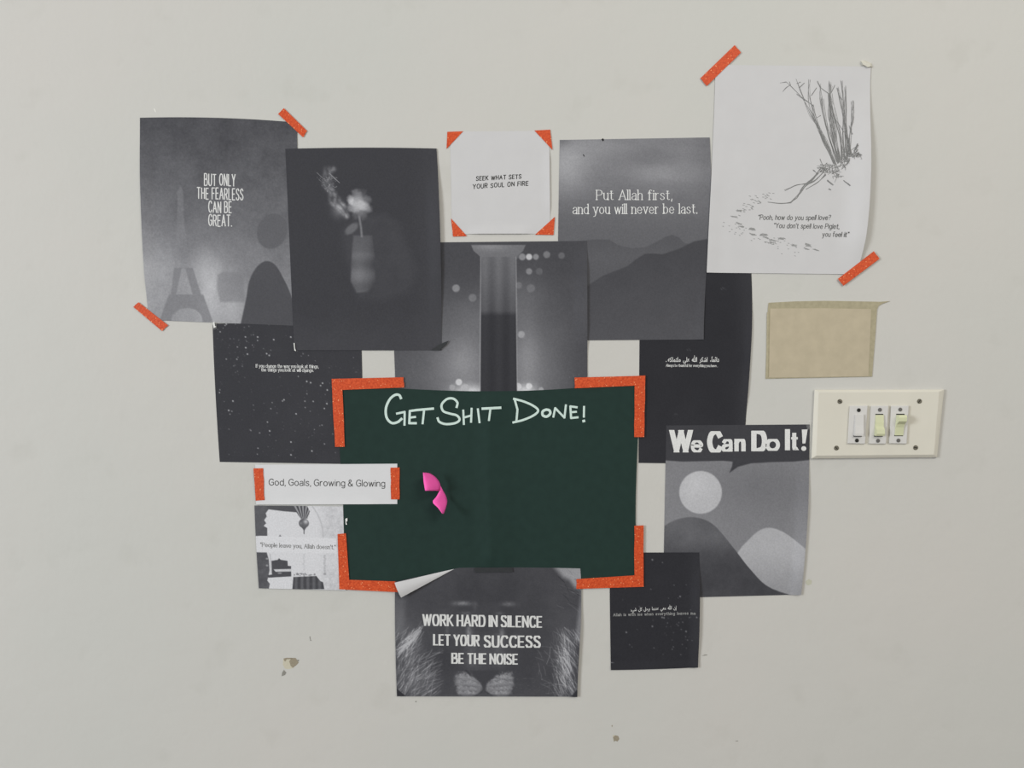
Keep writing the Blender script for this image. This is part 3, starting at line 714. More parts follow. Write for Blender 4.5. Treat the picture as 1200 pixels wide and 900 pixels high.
def paint_smoke(X, Y):
    g = 61 + 4 * fbm(X, Y, 40, 50) + 4 * ss(470, 515, X) - 5 * glow(X, Y, 400, 210, 60, 40) + 3 * fbm(X, Y, 2.2, 51)
    g = g + 5 * ss(350, 410, Y)
    # soft folds of dark cloth
    g = over(g, 70 + 9 * fbm(X, Y, 14, 52), 0.75 * poly(X, Y, [(404, 300), (400, 268), (418, 252), (452, 250), (470, 262), (478, 290), (490, 318), (478, 342), (450, 352), (420, 350)], 14))
    # plain tapering vase in half light
    vase = poly(X, Y, [(414, 276), (436, 276), (439, 300), (440, 332), (430, 342), (418, 343), (411, 330), (412, 300)], 3)
    g = over(g, 92 + 22 * glow(X, Y, 420, 318, 9, 26) - 20 * ss(430, 442, X) + 10 * np.sin((Y - 290) / 4.2) * ss(292, 300, Y), 0.9 * vase)
    # pale round bloom above it
    wx, wy = X + 5 * fbm(X, Y, 7, 55), Y + 5 * fbm(X, Y, 7, 57)
    for ring, n, R_ in ((0, 8, 11), (1, 6, 6.5), (2, 3, 2.5)):
        for i in range(n):
            a = i / n * 2 * math.pi + .4 + ring
            t = 120 + 26 * ring + 34 * math.sin(a * 2 + 1) - 22 * math.cos(a)
            g = over(g, t, 0.75 * blob(wx, wy, 421 + R_ * .8 * math.cos(a), 239 + R_ * 1.15 * math.sin(a), 6.4, 5.4, 4.5, a))
    g = over(g, 128, 0.8 * line(X, Y, [(421, 254), (423, 266), (424, 277)], 2.4, 1.6))
    g = over(g, 112, 0.8 * blob(X, Y, 412, 268, 9, 4.6, 3, -.7))
    # wisps of smoke
    for k, (dx, wv) in enumerate(((0, 1), (5, -1), (-4, .6))):
        P = smooth([(406 + dx * .2, 254), (400 + dx, 244), (392 + dx, 236 + 2 * wv), (389 + dx + 3 * wv, 226), (384 + dx, 216), (382 + dx + 4 * wv, 206), (386 + dx, 198)], 4)
        g = np.maximum(g, 61 + (95 - 18 * k) * (0.6 + fbm(X, Y, 6, 60 + k) * 1.4) * np.exp(-(np.minimum.reduce([segdist(X, Y, a, b) for a, b in zip(P[:-1], P[1:])]) / 2.6) ** 2))
    g = g + 40 * glow(X, Y, 396, 246, 7, 9)
    r = np.random.RandomState(4)
    for i in range(22):
        x0, y0 = r.normal(384, 5), r.normal(211, 8)
        g = np.maximum(g, r.uniform(120, 200) * line(X, Y, smooth([(x0, y0), (x0 + r.uniform(-6, 6), y0 + r.uniform(-5, 5)), (x0 + r.uniform(-7, 7), y0 + r.uniform(-7, 7))], 3), .5, 1.2))
    return g
smoke = sheet('printed_poster', 'charcoal printout of curling smoke beside a pale bloom in a vase', 'poster',
              (334.4, 174.4), (511.6, 174), (517.5, 410.5), (344.6, 410.5), 4, paint_smoke, top=[(420, 173)], right=[(516, 270), (517.3, 340)], left=[(338, 255)],
              curl=lambda u, v: 2.8 * ss(.90, 1, u) * ss(.03, .3, v) * (1 - ss(.55, .95, v)))

# the green sheet with its fold
GREEN = mat_plain('green_card', (36, 54, 50), 0.7, 0.12, 0.06, 90, 0.15)
green = sheet('chart_paper', 'dark green folded chart sheet lettered with white marker slogan', 'chart paper',
              (394, 449), (750, 446.5), (748.5, 684), (402, 687), 5, None, top=[(473, 454.6), (520, 458), (573, 459), (626, 457.8), (673, 454)], left=[(399, 540), (402.5, 600)], right=[(747.6, 514), (744.9, 616)], step=3, mat=GREEN,
              curl=lambda u, v: 2.6 * np.maximum(0, 1 - np.abs(u - .5) / np.where(u < .5, .05, .12)) ** 1.4 * ss(0, .08, v) * (1 - ss(.84, .93, v)))
V, F = [], []
def gz(pts): return [(440 + x * .21667, -(450 + y * .21667)) for x, y in pts]
for sm, w, pts in ((1, 2.9, [(138, 78), (128, 60), (104, 60), (76, 85), (57, 130), (60, 180), (86, 210), (118, 207), (142, 188)]), (0, 2.5, [(115, 160), (158, 151), (157, 222)]),
                   (0, 2.7, [(222, 141), (186, 146), (183, 212), (220, 212)]), (0, 2.5, [(184, 182), (216, 178)]), (0, 2.8, [(222, 141), (313, 133)]), (0, 2.5, [(263, 141), (255, 214)]),
                   (1, 2.7, [(439, 126), (443, 100), (420, 79), (386, 82), (358, 112), (366, 146), (402, 160), (440, 170), (455, 193), (432, 211), (382, 217), (346, 205), (336, 184)]),
                   (0, 2.4, [(475, 142), (478, 218)]), (0, 2.4, [(520, 132), (517, 206)]), (0, 2.4, [(476, 182), (519, 170)]), (0, 2.4, [(554, 135), (563, 208)]), (0, 2.9, [(578, 133), (677, 128)]), (0, 2.4, [(622, 133), (614, 196)]),
                   (0, 2.5, [(752, 80), (768, 138), (762, 204)]), (1, 2.6, [(748, 80), (800, 94), (850, 116), (880, 142), (858, 168), (800, 194), (744, 208)]),
                   (1, 3.0, [(922, 139), (904, 150), (906, 170), (926, 176), (944, 162), (942, 144), (922, 139)]), (0, 2.4, [(962, 178), (972, 130), (1022, 182), (1030, 114)]),
                   (0, 2.5, [(1090, 126), (1054, 121), (1058, 184), (1095, 180)]), (0, 2.4, [(1056, 153), (1086, 150)]), (0, 2.4, [(1128, 122), (1127, 178)]), (0, 3.4, [(1126, 198), (1127, 202)])):
    ribbon(smooth(gz(pts)) if sm else gz(pts), w / 2, V, F, .6)
finish(green, V, F, mat_plain('white_marker', (202, 220, 214), 0.6, 0.15, 0.05, 500), 'marker_lettering', 0.00012)

def lz(x, y): return (450 + x * .21115, 640 + y * .21115)
def paint_lion(X, Y):
    zx, zy = (X - 450) / .21115, (Y - 640) / .21115
    g = 73 + 12 * fbm(X, Y, 18, 70) + 5 * fbm(X, Y, 2.4, 71) - 8 * glow(zx, zy, 600, 280, 260, 160)
    # furry light backgrounds at the edges
    g = g + 75 * poly(zx, zy, [(930, 100), (1110, 100), (1110, 240), (1060, 230), (1030, 190), (990, 170)], 40)
    g = g + 45 * poly(zx, zy, [(1095, 240), (1120, 240), (1110, 560), (1060, 520), (1075, 400)], 30) + 22 * poly(zx, zy, [(50, 250), (120, 300), (110, 470), (50, 520)], 50)
    g = g + 26 * glow(zx, zy, 140, 560, 70, 150) + 22 * glow(zx, zy, 190, 760, 110, 70) + 26 * glow(zx, zy, 1000, 620, 45, 170)
    r = np.random.RandomState(9); add = np.zeros_like(g)
    hairs = []
    for i in range(300):                                # left mane
        x, y = r.uniform(80, 330), r.uniform(440, 820)
        if x > 220 and y < 560: continue
        a = math.radians(110 + 40 * (x - 80) / 250 + r.normal(0, 14)); L = r.uniform(40, 100)
        hairs.append((x, y, a, L, r.uniform(10, 46)))
    for i in range(70):
        a0 = r.uniform(0, 1); x, y = 215 - 110 * a0 + r.normal(0, 8), 440 + 130 * a0 + r.normal(0, 14)
        hairs.append((x, y, math.radians(135 + r.normal(0, 12)), r.uniform(50, 100), r.uniform(25, 60)))
    for i in range(210):                                # right mane
        x, y = r.normal(1000, 30), r.uniform(450, 800)
        hairs.append((x, y, math.radians(68 + r.normal(0, 14)), r.uniform(40, 100), r.uniform(14, 52)))
    for i in range(40):
        x, y = r.uniform(840, 960), r.uniform(520, 820)
        hairs.append((x, y, math.radians(r.choice([15, 60]) + r.normal(0, 15)), r.uniform(40, 90), r.uniform(10, 34)))
    for i in range(34):
        x, y = r.uniform(940, 1080), r.uniform(120, 330)
        hairs.append((x, y, math.radians(35 + r.normal(0, 12)), r.uniform(40, 80), r.uniform(-30, 34)))
    for x, y, a, L, t in hairs:
        bx = 0.25 * L * math.sin(a); p = [lz(x, y), lz(x + math.cos(a) * L / 2 + bx * .3, y + math.sin(a) * L / 2), lz(x + math.cos(a) * L, y + math.sin(a) * L)]
        x0, x1 = min(q[0] for q in p) - 2, max(q[0] for q in p) + 2; y0, y1 = min(q[1] for q in p) - 2, max(q[1] for q in p) + 2
        m = (X > x0) & (X < x1) & (Y > y0) & (Y < y1)
        if m.any(): add[m] += t * line(X[m], Y[m], p, .5, 1.2)
    g = g + np.clip(add, -40, 80)
    # brows, bridge of the nose
    for cx, cy, rx, ry, t in ((435, 318, 45, 12, 50), (690, 322, 35, 12, 34), (455, 372, 30, 10, 20), (645, 372, 24, 8, 16), (470, 480, 14, 40, 42), (655, 490, 12, 34, 36), (395, 500, 26, 10, 20), (740, 500, 24, 9, 18), (350, 470, 10, 40, 14), (508, 330, 14, 22, 14)):
        g = g + t * glow(zx, zy, cx, cy, rx, ry) * (0.7 + 0.8 * vnoise(X, Y, 1.6, 80))
    g = g + 13 * ss(420, 520, zy) * (1 - ss(640, 700, zy)) * (glow(zx, 0, 480, 0, 34, 1) + glow(zx, 0, 640, 0, 34, 1)) * (.6 + vnoise(X, Y, 3, 83)) + 9 * glow(zx, zy, 560, 600, 60, 90) - 8 * glow(zx, zy, 330, 640, 70, 120) - 8 * glow(zx, zy, 800, 640, 70, 120)
    # muzzle pads with rows of whisker spots, dark nose
    n1 = fbm(X, Y, 3.0, 82); n2 = fbm(X, Y, 1.6, 84)
    for cx, sgn in ((470, -1), (640, 1)):
        pad = poly(zx + 26 * n1, zy + 26 * n2, smooth([(cx + sgn * 72, 716), (cx + sgn * 40, 704), (cx - sgn * 30, 726), (cx - sgn * 82, 778), (cx - sgn * 66, 812), (cx - sgn * 10, 836), (cx + sgn * 50, 826), (cx + sgn * 74, 770), (cx + sgn * 72, 716)]), 26)
        g = over(g, 146 + 60 * n1 + 50 * n2, pad * (.9 - .45 * ss(30, 80, np.abs(zx - cx - sgn * 8)) * ss(-.2, .2, n1)))
        for k in range(3):
            row = line(zx, zy + 26 * n1, [(cx + sgn * 76, 738 + 30 * k), (cx + sgn * 10, 742 + 30 * k), (cx - sgn * 50, 756 + 24 * k)], 9, 10)
            g = over(g, 88, 0.6 * pad * row * ss(-.25, .1, n2))
    g = over(g, 66, .9 * poly(zx, zy, [(480, 690), (640, 690), (610, 730), (570, 760), (562, 800), (548, 800), (540, 760), (500, 728)], 14))
    g = over(g, 60, .8 * line(zx, zy, [(455, 690), (470, 705), (482, 718)], 10, 8))
    g = over(g, 56, .7 * line(zx, zy, [(480, 842), (520, 826), (553, 800), (590, 826), (630, 842)], 8, 10))
    g = over(g, 82, .5 * poly(zx, zy, [(330, 822), (780, 822), (780, 850), (330, 850)], 10))
    for k in range(6):
        y0 = 740 + 14 * k
        g = np.maximum(g, 104 * line(zx, zy, smooth([(720, y0), (800, y0 + 6 * k - 6), (900, y0 + 9 * k)], 4), 2.5, 5))
    for pts in ([(70, 790), (70, 840), (130, 840)], [(1075, 790), (1030, 840), (1080, 840)]): g = over(g, 52, poly(zx, zy, pts, 5))
    return g
def lion_sheet():
    s = sheet('quote_poster', 'grey printout of a lion face with bold white work hard slogan and a folded corner', 'poster',
              (463, 667.6), (680, 666.2), (676.4, 816.4), (465.2, 816), 6, paint_lion, top=[(576, 665)], right=[(681.3, 700), (679, 758)], left=[(462.8, 700)], step=0.75,
              curl=lambda u, v: 1.6 * ss(.93, 1, u) * ss(.25, .5, v) + 2.4 * (1 - ss(0, .22, u + v * 1.2)))
    import bmesh                                        # cut the corner away along the fold
    bm = bmesh.new(); bm.from_mesh(s.o.data)
    a = W(463, 681.6, s.base).reshape(3) - s.org; b = W(532.3, 666.6, s.base).reshape(3) - s.org
    nrm = Vector((-(b - a)[2], 0, (b - a)[0]))
    bmesh.ops.bisect_plane(bm, geom=bm.verts[:] + bm.edges[:] + bm.faces[:], plane_co=Vector(a), plane_no=nrm, clear_outer=True)
    bm.to_mesh(s.o.data); bm.free()
    return s
lion = lion_sheet()
V, F = [], []
Ls = dict(gap=2.9, space=3.4, clamp=True, cap=.5)
text_strokes('WORK HARD IN SILENCE', 494.8, 635.8, 733.0, 735.4, 13.2, 2.5, V, F, **Ls)
text_strokes('LET YOUR', 507.4, 562.3, 756.0, 757.2, 12.8, 2.5, V, F, **Ls)
text_strokes('SUCCESS', 566.7, 633.8, 758.4, 758.8, 13.6, 2.7, V, F, **Ls)
text_strokes('BE THE NOISE', 528.8, 607.4, 777.4, 778.6, 12.2, 2.5, V, F, **Ls)
finish(lion, V, F, ink(212))
# folded-over corner showing the white back of the sheet
nF = 10; VV = []; FF = []
b0 = lion.base
for i in range(nF + 1):
    t = i / nF; a = np.array([463 + 69.3 * t, 681.6 - 14.9 * t]); c = np.array([470.7 + (532.3 - 470.7) * t, 699 + (666.7 - 699) * t])
    for j in range(5):
        q = j / 4; p = a * (1 - q) + c * q
        d = b0 + 0.0028 * (1 - ss(0, .9, t)) * (1 - q) + 0.0002 + 0.0042 * math.sin(q * math.pi * .75) * (1 - t) + .0026 * (1 - t)
        VV.append(W(p[0], p[1], d, b0).reshape(3) - lion.org)
for i in range(nF):
    for j in range(4): FF.append((i * 5 + j, i * 5 + j + 1, (i + 1) * 5 + j + 1, (i + 1) * 5 + j))
fl = link('folded_corner', mesh_np('folded_corner', VV, faces=FF), WHITE, lion.o, smooth=True); fl['label'] = 'white paper back of the turned-over corner'

# small sheets
note = sheet('quote_note', 'small square white note with hand-lettered soul on fire quote', 'note', (527.5, 154.2), (643.6, 153.4), (644.8, 274), (529.6, 274.3), 0, None, step=4, mat=WHITE,
             curl=lambda u, v: 1.8 * ss(.9, 1, v) * ss(.12, .3, u) * (1 - ss(.7, .88, u)) + 1.3 * ss(.93, 1, u) * ss(.15, .3, v) * (1 - ss(.7, .85, v)))
V, F = [], []
text_strokes('SEEK WHAT SETS', 557.6, 611, 211.6, 209.2, 4.7, 0.85, V, F, gap=3.2, space=5.5, jitter=.5, cap=.6, slant=.05)
text_strokes('YOUR SOUL ON FIRE', 553.8, 619.2, 221.2, 217, 5.0, 0.85, V, F, gap=3.2, space=5.5, jitter=.5, cap=.6, slant=.05)
finish(note, V, F, ink(48))

strip = sheet('quote_strip', 'long white paper strip printed with a goals and glowing motto', 'note', (299, 544.6), (465.5, 543.4), (465.5, 590.6), (300, 591.2), 6, None, step=4, mat=mat_plain('bright_paper', (212, 212, 215), 0.75, 0.15, 0.012, 40),
              curl=lambda u, v: 0.8 * ss(.85, 1, v) * ss(.1, .2, u) * (1 - ss(.8, .9, u)))
V, F = [], []
text_strokes('God, Goals, Growing & Glowing', 314.8, 451.4, 568.6, 570.2, 7.4, 0.85, V, F, gap=2.1, space=2.9, cap=.4)
finish(strip, V, F, ink(74))

def pz(x, y): return (290 + x * .1222, 590 + y * .1222)
def paint_hall(X, Y):
    zx, zy = (X - 290) / .1222, (Y - 590) / .1222
    g = 210 + 3 * fbm(X, Y, 20, 90) + 0 * X
    tex = ss(640, 800, zx) * (0.5 + 0.5 * ss(520, 400, zy) + .5 * ss(560, 700, zy))
    g = g - 34 * np.clip(tex, 0, 1) * np.clip(fbm(X, Y, 3.2, 91) + .35, 0, 1)
    g = over(g, 172, .6 * line(zx, zy, smooth([(625, 30), (680, 120), (715, 220), (728, 320)], 4), 12, 14))
    left = poly(zx, zy, [(40, 0), (190, 0), (200, 60), (175, 95), (185, 125), (160, 160), (180, 190), (155, 215), (190, 235), (190, 312), (40, 312)], 7)
    g = over(g, 92 + 14 * fbm(X, Y, 4, 92), left)
    g = over(g, 84, poly(zx, zy, [(190, 0), (560, 0), (470, 85), (350, 75), (190, 55)], 7))
    fan = poly(zx, zy, [(430, 0), (560, 0), (598, 75), (575, 145), (515, 150), (470, 85)], 8)
    g = over(g, 112 + 44 * np.sin(np.arctan2(zy - 190, zx - 540) * 30), fan)
    ball = blob(zx, zy, 541, 190, 49, 45, 8); g = over(g, 96 + 90 * glow(zx, zy, 560, 175, 22) + 30 * glow(zx, zy, 512, 190, 12), ball)
    g = over(g, 92, line(zx, zy, [(541, 235), (543, 290)], 9, 7)); g = over(g, 92, poly(zx, zy, [(515, 225), (568, 225), (545, 262)], 8))
    g = over(g, 118, poly(zx, zy, [(298, 318), (326, 318), (312, 298)], 6))
    leftb = poly(zx, zy, [(60, 468), (185, 470), (205, 540), (212, 640), (200, 700), (190, 740), (215, 770), (200, 840), (60, 840)], 8)
    g = over(g, 88 + 24 * fbm(X, Y, 5, 93), leftb)
    for cy in (530, 595): g = over(g, 160, .8 * blob(zx, zy, 188, cy, 12, 9, 8))
    g = over(g, 188, poly(zx, zy, [(210, 480), (222, 480), (240, 665), (222, 672)], 6))
    g = over(g, 78 + 10 * fbm(X, Y, 3, 94), poly(zx, zy, [(230, 550), (290, 540), (303, 525), (318, 540), (384, 550), (388, 598), (418, 600), (420, 700), (200, 712), (190, 690), (235, 680)], 7))
    g = over(g, 200, poly(zx, zy, [(250, 632), (420, 628), (424, 652), (270, 655)], 8)); g = over(g, 166, .7 * blob(zx, zy, 309, 668, 20, 7, 6))
    g = over(g, 84 + 12 * fbm(X, Y, 4, 95) + 14 * np.sin(zx / 9), poly(zx, zy, [(440, 705), (660, 695), (700, 745), (725, 755), (738, 822), (430, 828)], 7))
    r = np.random.RandomState(2)
    for i in range(24): g = over(g, 120, .7 * blob(zx, zy, r.uniform(420, 650), 686 + r.uniform(-14, 10), r.uniform(5, 10), r.uniform(4, 9), 6))
    for i in range(9): g = over(g, 175, .5 * blob(zx, zy, 541 + r.uniform(-6, 6), 490 + 18 * i, 9, 6, 8)); 
    for i in range(12): g = over(g, 160, .6 * blob(zx, zy, 740 + r.uniform(-6, 6), 500 + 16 * i, 10, 7, 8))
    g = over(g, 130, .6 * blob(zx, zy, 742, 676, 14, 9, 8))
    g = over(g, 214, poly(zx, zy, [(104, 312), (190, 312), (850, 335), (858, 480), (118, 466)], 5))
    return g
hall = sheet('quote_print', 'small black and white print of a prayer hall with a hanging lantern and quote band', 'print',
             (298.2, 592.4), (402, 593.5), (405, 691.8), (303.4, 689.4), 6, paint_hall, left=[(300.5, 645)], step=0.6)
V, F = [], []
text_strokes("`People leave you, Allah doesn't.\"", 305, 393.4, 640.6, 643.6, 4.7, 0.62, V, F, gap=2.2, space=3.6, serif=.45, contrast=.2)
finish(hall, V, F, ink(118))

# ---------------------------------------------------------------- orange glitter tape
def tape(label, pts, layer, name='glitter_tape', group=None, parent=None, org=None, thick=0.00018):
    """strip from its four corners; the two short ends are torn slightly uneven"""
    r = random.Random(int(sum(p[0] for p in pts)))
    P = [np.array(p, float) for p in pts]
    if len(P) == 4:
        out = []; n = 5
        for a, b, short in ((P[0], P[1], 0), (P[1], P[2], 1), (P[2], P[3], 0), (P[3], P[0], 1)):
            e = (b - a) / np.hypot(*(b - a)); nn = np.array([e[1], -e[0]])
            for i in range(n):
                j = (r.uniform(-.35, .35) if short and i else 0)
                out.append(a + (b - a) * i / n + nn * j)
        P = out
    d0 = 0.0004 + GAP * layer
    Vv, Ff = prism(P, d0, P, d0 + thick)
    o, og = solid(name, Vv, Ff, GLITTER, parent, org)
    if parent is None: tag(o, label, 'tape', group)
    return o
tape('orange glitter tape strip across the upper right corner of the fearless quote', [(332.6, 126.7), (360, 153.5), (355.2, 160.9), (325.9, 133.5)], 2.4)
tape('orange glitter tape strip across the lower left corner of the fearless quote', [(162.5, 354.2), (197, 381.2), (190, 388), (156.1, 359.6)], 2.4)
tape('orange glitter tape strip across the upper left corner of the tree drawing', [(868.3, 61.7), (828.3, 100.7), (820.7, 91.7), (861, 52.7)], 4.4)
o = tape('orange glitter tape strip across the curled lower corner of the tree drawing', [(1030.7, 303.3), (988.3, 335), (982, 326.7), (1024, 294.3)], 9)
NC = 'triangular tape corners of the square note'
tape('orange glitter tape triangle on the upper left corner of the square note', [(524.2, 154.4), (542.8, 153.8), (523.3, 174.4)], 1.4, 'tape_triangle', NC)
tape('orange glitter tape triangle on the upper right corner of the square note', [(626.2, 152.9), (644.7, 151.9), (647.5, 175.7)], 1.4, 'tape_triangle', NC)
tape('orange glitter tape triangle on the lower left corner of the square note', [(528.6, 256), (547.2, 276.7), (530.8, 277.2)], 1.4, 'tape_triangle', NC)
tape('orange glitter tape triangle on the lower right corner of the square note', [(650.2, 254), (648.7, 275.4), (627, 275)], 1.4, 'tape_triangle', NC)
tape('orange glitter tape strip on the outer end of the goals motto strip', [(297, 548.8), (308.3, 548.6), (310, 586), (299.6, 586.8)][::-1], 8)
tape('orange glitter tape strip on the goals motto strip end lying on green', [(457.6, 548), (468.2, 547.8), (468.2, 585.2), (458.2, 585.2)][::-1], 8)

def corner(label, h, v):
    """L-shaped frame corner made of two strips, the upright laid over the level one"""
    a = np.array(h + v, float); org = W(a[:, 0].mean(), a[:, 1].mean(), 0.003).reshape(3)
    e = bpy.data.objects.new('tape_corner', None); e.location = org; e.empty_display_size = 0.02; COL.objects.link(e)
    tag(e, label, 'tape', 'frame corners of the green sheet')
    tape('', h, 8.2, 'tape_strip', parent=e, org=org); tape('', v, 9.0, 'tape_strip', parent=e, org=org)
corner('orange glitter tape corner frame where the green sheet meets the starry printout',
       [(388.8, 444), (472.9, 442), (473.6, 454), (390, 457.4)], [(388.6, 444), (400.6, 444), (404, 523.6), (392.6, 523.6)])
corner('orange glitter tape corner frame where the green sheet meets the plain black printout',
       [(673.4, 442.4), (756, 440.2), (755.6, 451.4), (673.4, 455)], [(743.9, 440.6), (756.3, 440), (754.9, 512.2), (743.3, 512.2)])
corner('orange glitter tape corner frame overlapping the hanging lantern print',
       [(397.4, 679), (464.6, 681.4), (466, 694), (397.6, 690.6)], [(395.5, 625.8), (405.4, 625), (409.2, 680), (408.6, 690.9), (397.6, 690.4)])
corner('orange glitter tape corner frame over the lion printout and the small near-black printout',
       [(675.5, 678.6), (754, 673.6), (754.3, 687.6), (675.5, 690.2)], [(743.3, 616.2), (754.3, 615.6), (754.3, 687.6), (743.3, 688)])

# ---------------------------------------------------------------- clear tape and torn bits
def film(label, pts, layer, mat, name='clear_tape', thick=0.00012):
    d0 = 0.0004 + GAP * layer
    Vv, Ff = prism(pts, d0, pts, d0 + thick)
    o, _ = solid(name, Vv, Ff, mat); tag(o, label, 'tape'); return o
film('dark glossy film tab joining the green sheet to the lion printout', [(556, 665.2), (600, 665), (601, 670.6), (556.6, 670.8)], 12, DARKFILM)
film('clear tape tab where the starry printout meets the fearless quote', [(247.5, 377), (253.5, 376), (254, 385), (250, 386.5), (248.4, 384)], 5, CLEAR)
film('dark wedge between the smoke printout and the stage lights', [(505, 410.2), (514, 404), (526, 399), (523, 404), (515, 410.6)], 9, DARKFILM)  # opaque dark wedge at the sheet corner
film('clear tape tab on the upper end of the slogan poster beside the switch plate', [(944.5, 494.5), (950, 493), (950.5, 502), (946, 504)], 6, CLEAR)
def glint(label, pts, layer):  # highlight on clear tape, put in as a white sliver
    d0 = 0.0004 + GAP * layer + 0.00014
    Vv, Ff = prism(pts, d0, pts, d0 + 0.0001); o, _ = solid('painted_glint', Vv, Ff, GLINT); tag(o, label, 'tape'); return o
glint('painted white glint of clear tape above the starry printout', [(249.2, 378.5), (251, 377), (252, 382), (253.4, 383), (250.4, 384.4)], 5)
glint('painted white glint of clear tape beside the hanging lantern print', [(404.6, 608), (407, 607), (407.2, 610.6), (405.6, 611.4), (406.8, 615), (405, 614.6)], 10)
glint('painted white glint of clear tape under the smoke printout corner', [(344, 402), (345.2, 402), (345.6, 408), (347, 411.4), (345, 410.8)], 9)
Vv, Ff = prism([(1008.4, 71.4), (1013, 70.6), (1021, 74), (1022.6, 78.6), (1018, 80), (1010.6, 76.6)], 0.0001, [(1010, 72.6), (1013, 72), (1019.6, 75), (1020.6, 77.6), (1017, 78.6), (1011.6, 75.6)], 0.0035)
o, _ = solid('torn_tape', Vv, Ff, mat_plain('cream_tape', (206, 203, 192), 0.6, 0.2, 0.04, 300)); tag(o, 'torn bit of cream tape by the top of the tree drawing', 'tape')

# ---------------------------------------------------------------- pink sticky tab, curled away from the green sheet
PINK = mat_plain('neon_pink_paper', (255, 100, 186), 0.6, 0.15, 0.03, 200)
bd = green.base + 0.0018
VV, FF = [], []
def patch(Lp, Rp, dL, dR, n=12, m=6):
    Lp = smooth(Lp, 6) if len(Lp) > 2 else np.array(Lp, float); Rp = smooth(Rp, 6) if len(Rp) > 2 else np.array(Rp, float)
    def samp(P, t):
        s = np.r_[0, np.cumsum(np.hypot(*np.diff(P, axis=0).T))]; s /= s[-1]
        return np.array([np.interp(t, s, P[:, 0]), np.interp(t, s, P[:, 1])])
    k = len(VV)
    for i in range(n + 1):
        t = i / n; a, b = samp(Lp, t), samp(Rp, t); da, db = np.interp(t, *zip(*dL)), np.interp(t, *zip(*dR))
        for j in range(m + 1):
            q = j / m; p = a * (1 - q) + b * q; d = bd + da + (db - da) * (q ** 1.7)
            VV.append(W(p[0], p[1], d).reshape(3))
    for i in range(n):
        for j in range(m): FF.append((k + i * (m + 1) + j, k + (i + 1) * (m + 1) + j, k + (i + 1) * (m + 1) + j + 1, k + i * (m + 1) + j + 1))
# upper face: free left edge stands out, rolls back to the sheet on its curved side
patch([(495.8, 553.8), (496.4, 564), (498.2, 575.1)], [(499, 553.8), (504, 554.6), (509.6, 558.4), (514.2, 563.5), (516.3, 569.3), (515.1, 575.2)], [(0, .020), (1, .026)], [(0, .012), (.5, .006), (1, .005)])
# lower face: twists round and hangs down
patch([(515.1, 575.2), (511.1, 582.2), (506.9, 588.4), (513.3, 595.1), (518.2, 601.8)], [(516.3, 569.3), (519.1, 574.7), (522.5, 580.9), (524.2, 587.1), (522.7, 595.1), (520, 602.2)], [(0, .005), (.45, .017), (1, .024)], [(0, .005), (.5, .001), (1, .016)])
VV = np.array(VV)
org = VV.mean(0); org[1] = -bd
pk = link('sticky_tab', mesh_np('sticky_tab', VV - org, faces=FF), PINK, None, org, smooth=True)
md = pk.modifiers.new('thick', 'SOLIDIFY'); md.thickness = 0.0003
tag(pk, 'curled neon pink sticky tab peeling off the green sheet', 'sticky note')

# ---------------------------------------------------------------- beige blank patch
PB = mat_plain('beige_board', (183, 172, 150), 0.8, 0.08, 0.05, 60, 0.1)
PE = mat_plain('beige_edge', (166, 158, 134), 0.85, 0.08, 0.08, 200)
outer = [(900.6, 354.8), (930, 353.2), (965, 352.5), (1000, 353), (1032, 353.6), (1043, 352.8), (1034, 356), (1029.6, 358.6), (1027.8, 363), (1026, 390), (1024, 415), (1022, 441.4), (960, 442.6), (897, 443.8), (898.4, 400), (899.8, 361)]
Vv, Ff = prism(outer, 0.0, outer, 0.0009)
pb, og = solid('blank_plate', Vv, Ff, PE); tag(pb, 'blank beige rectangular patch on the wall above the switch plate', 'wall patch')
face = [(902.6, 361.6), (965, 361.2), (1021, 362.2), (1019.6, 400), (1017.6, 440.9), (960, 441.8), (901.2, 442.6), (901.8, 400)]
Vv, Ff = prism(face, 0.0008, face, 0.0012)
solid('face_panel', Vv, Ff, PB, pb, og)
Vv, Ff = prism([(898.6, 366), (901.2, 366), (900.4, 442), (897.6, 443)], 0.0008, [(898.8, 366), (901, 366), (900.2, 442), (897.8, 442.8)], 0.00125)
solid('edge_strip', Vv, Ff, mat_plain('beige_strip', (172, 164, 140), 0.85, 0.08, 0.08, 200), pb, og)

# ---------------------------------------------------------------- switch plate
CREAMP = mat_plain('aged_cream_plastic', (211, 207, 196), 0.45, 0.2, 0.035, 14)
IVORY = mat_plain('white_plastic', (207, 205, 203), 0.4, 0.35, 0.02, 40)
YELLOW = mat_plain('yellowed_plastic', (204, 206, 172), 0.4, 0.35, 0.03, 60)
STEEL = mat_plain('dull_steel', (120, 116, 104), 0.4, 0.5, 0.15, 900, 0.0, 0.6)
DARK = mat_plain('dark_slot', (42, 42, 40), 0.7, 0.2)
BRASS = mat_plain('dark_screw', (104, 102, 100), 0.5, 0.4, 0.2, 900, 0.0, 0.3)
dP = 0.0065
plate0 = [(952, 457.4), (1104.2, 457.2), (1095.4, 535.6), (948.8, 537)]
plate1 = [(954.4, 456.6), (1106.4, 456.4), (1098, 536), (950.8, 537.4)]
plate2 = [(959.4, 459.6), (1100.6, 459), (1094.4, 532.8), (956.6, 534)]
org = W(1028, 497, 0).reshape(3)
root = bpy.data.objects.new('switch_plate', None); root.location = org; root.empty_display_size = 0.03; COL.objects.link(root)
tag(root, 'aged cream switch plate with three rocker switches screwed to the wall', 'light switch')
Vv = np.r_[W(*zip(*plate1), 0.0), W(*zip(*plate1), 0.0036), W(*zip(*plate2), dP)]
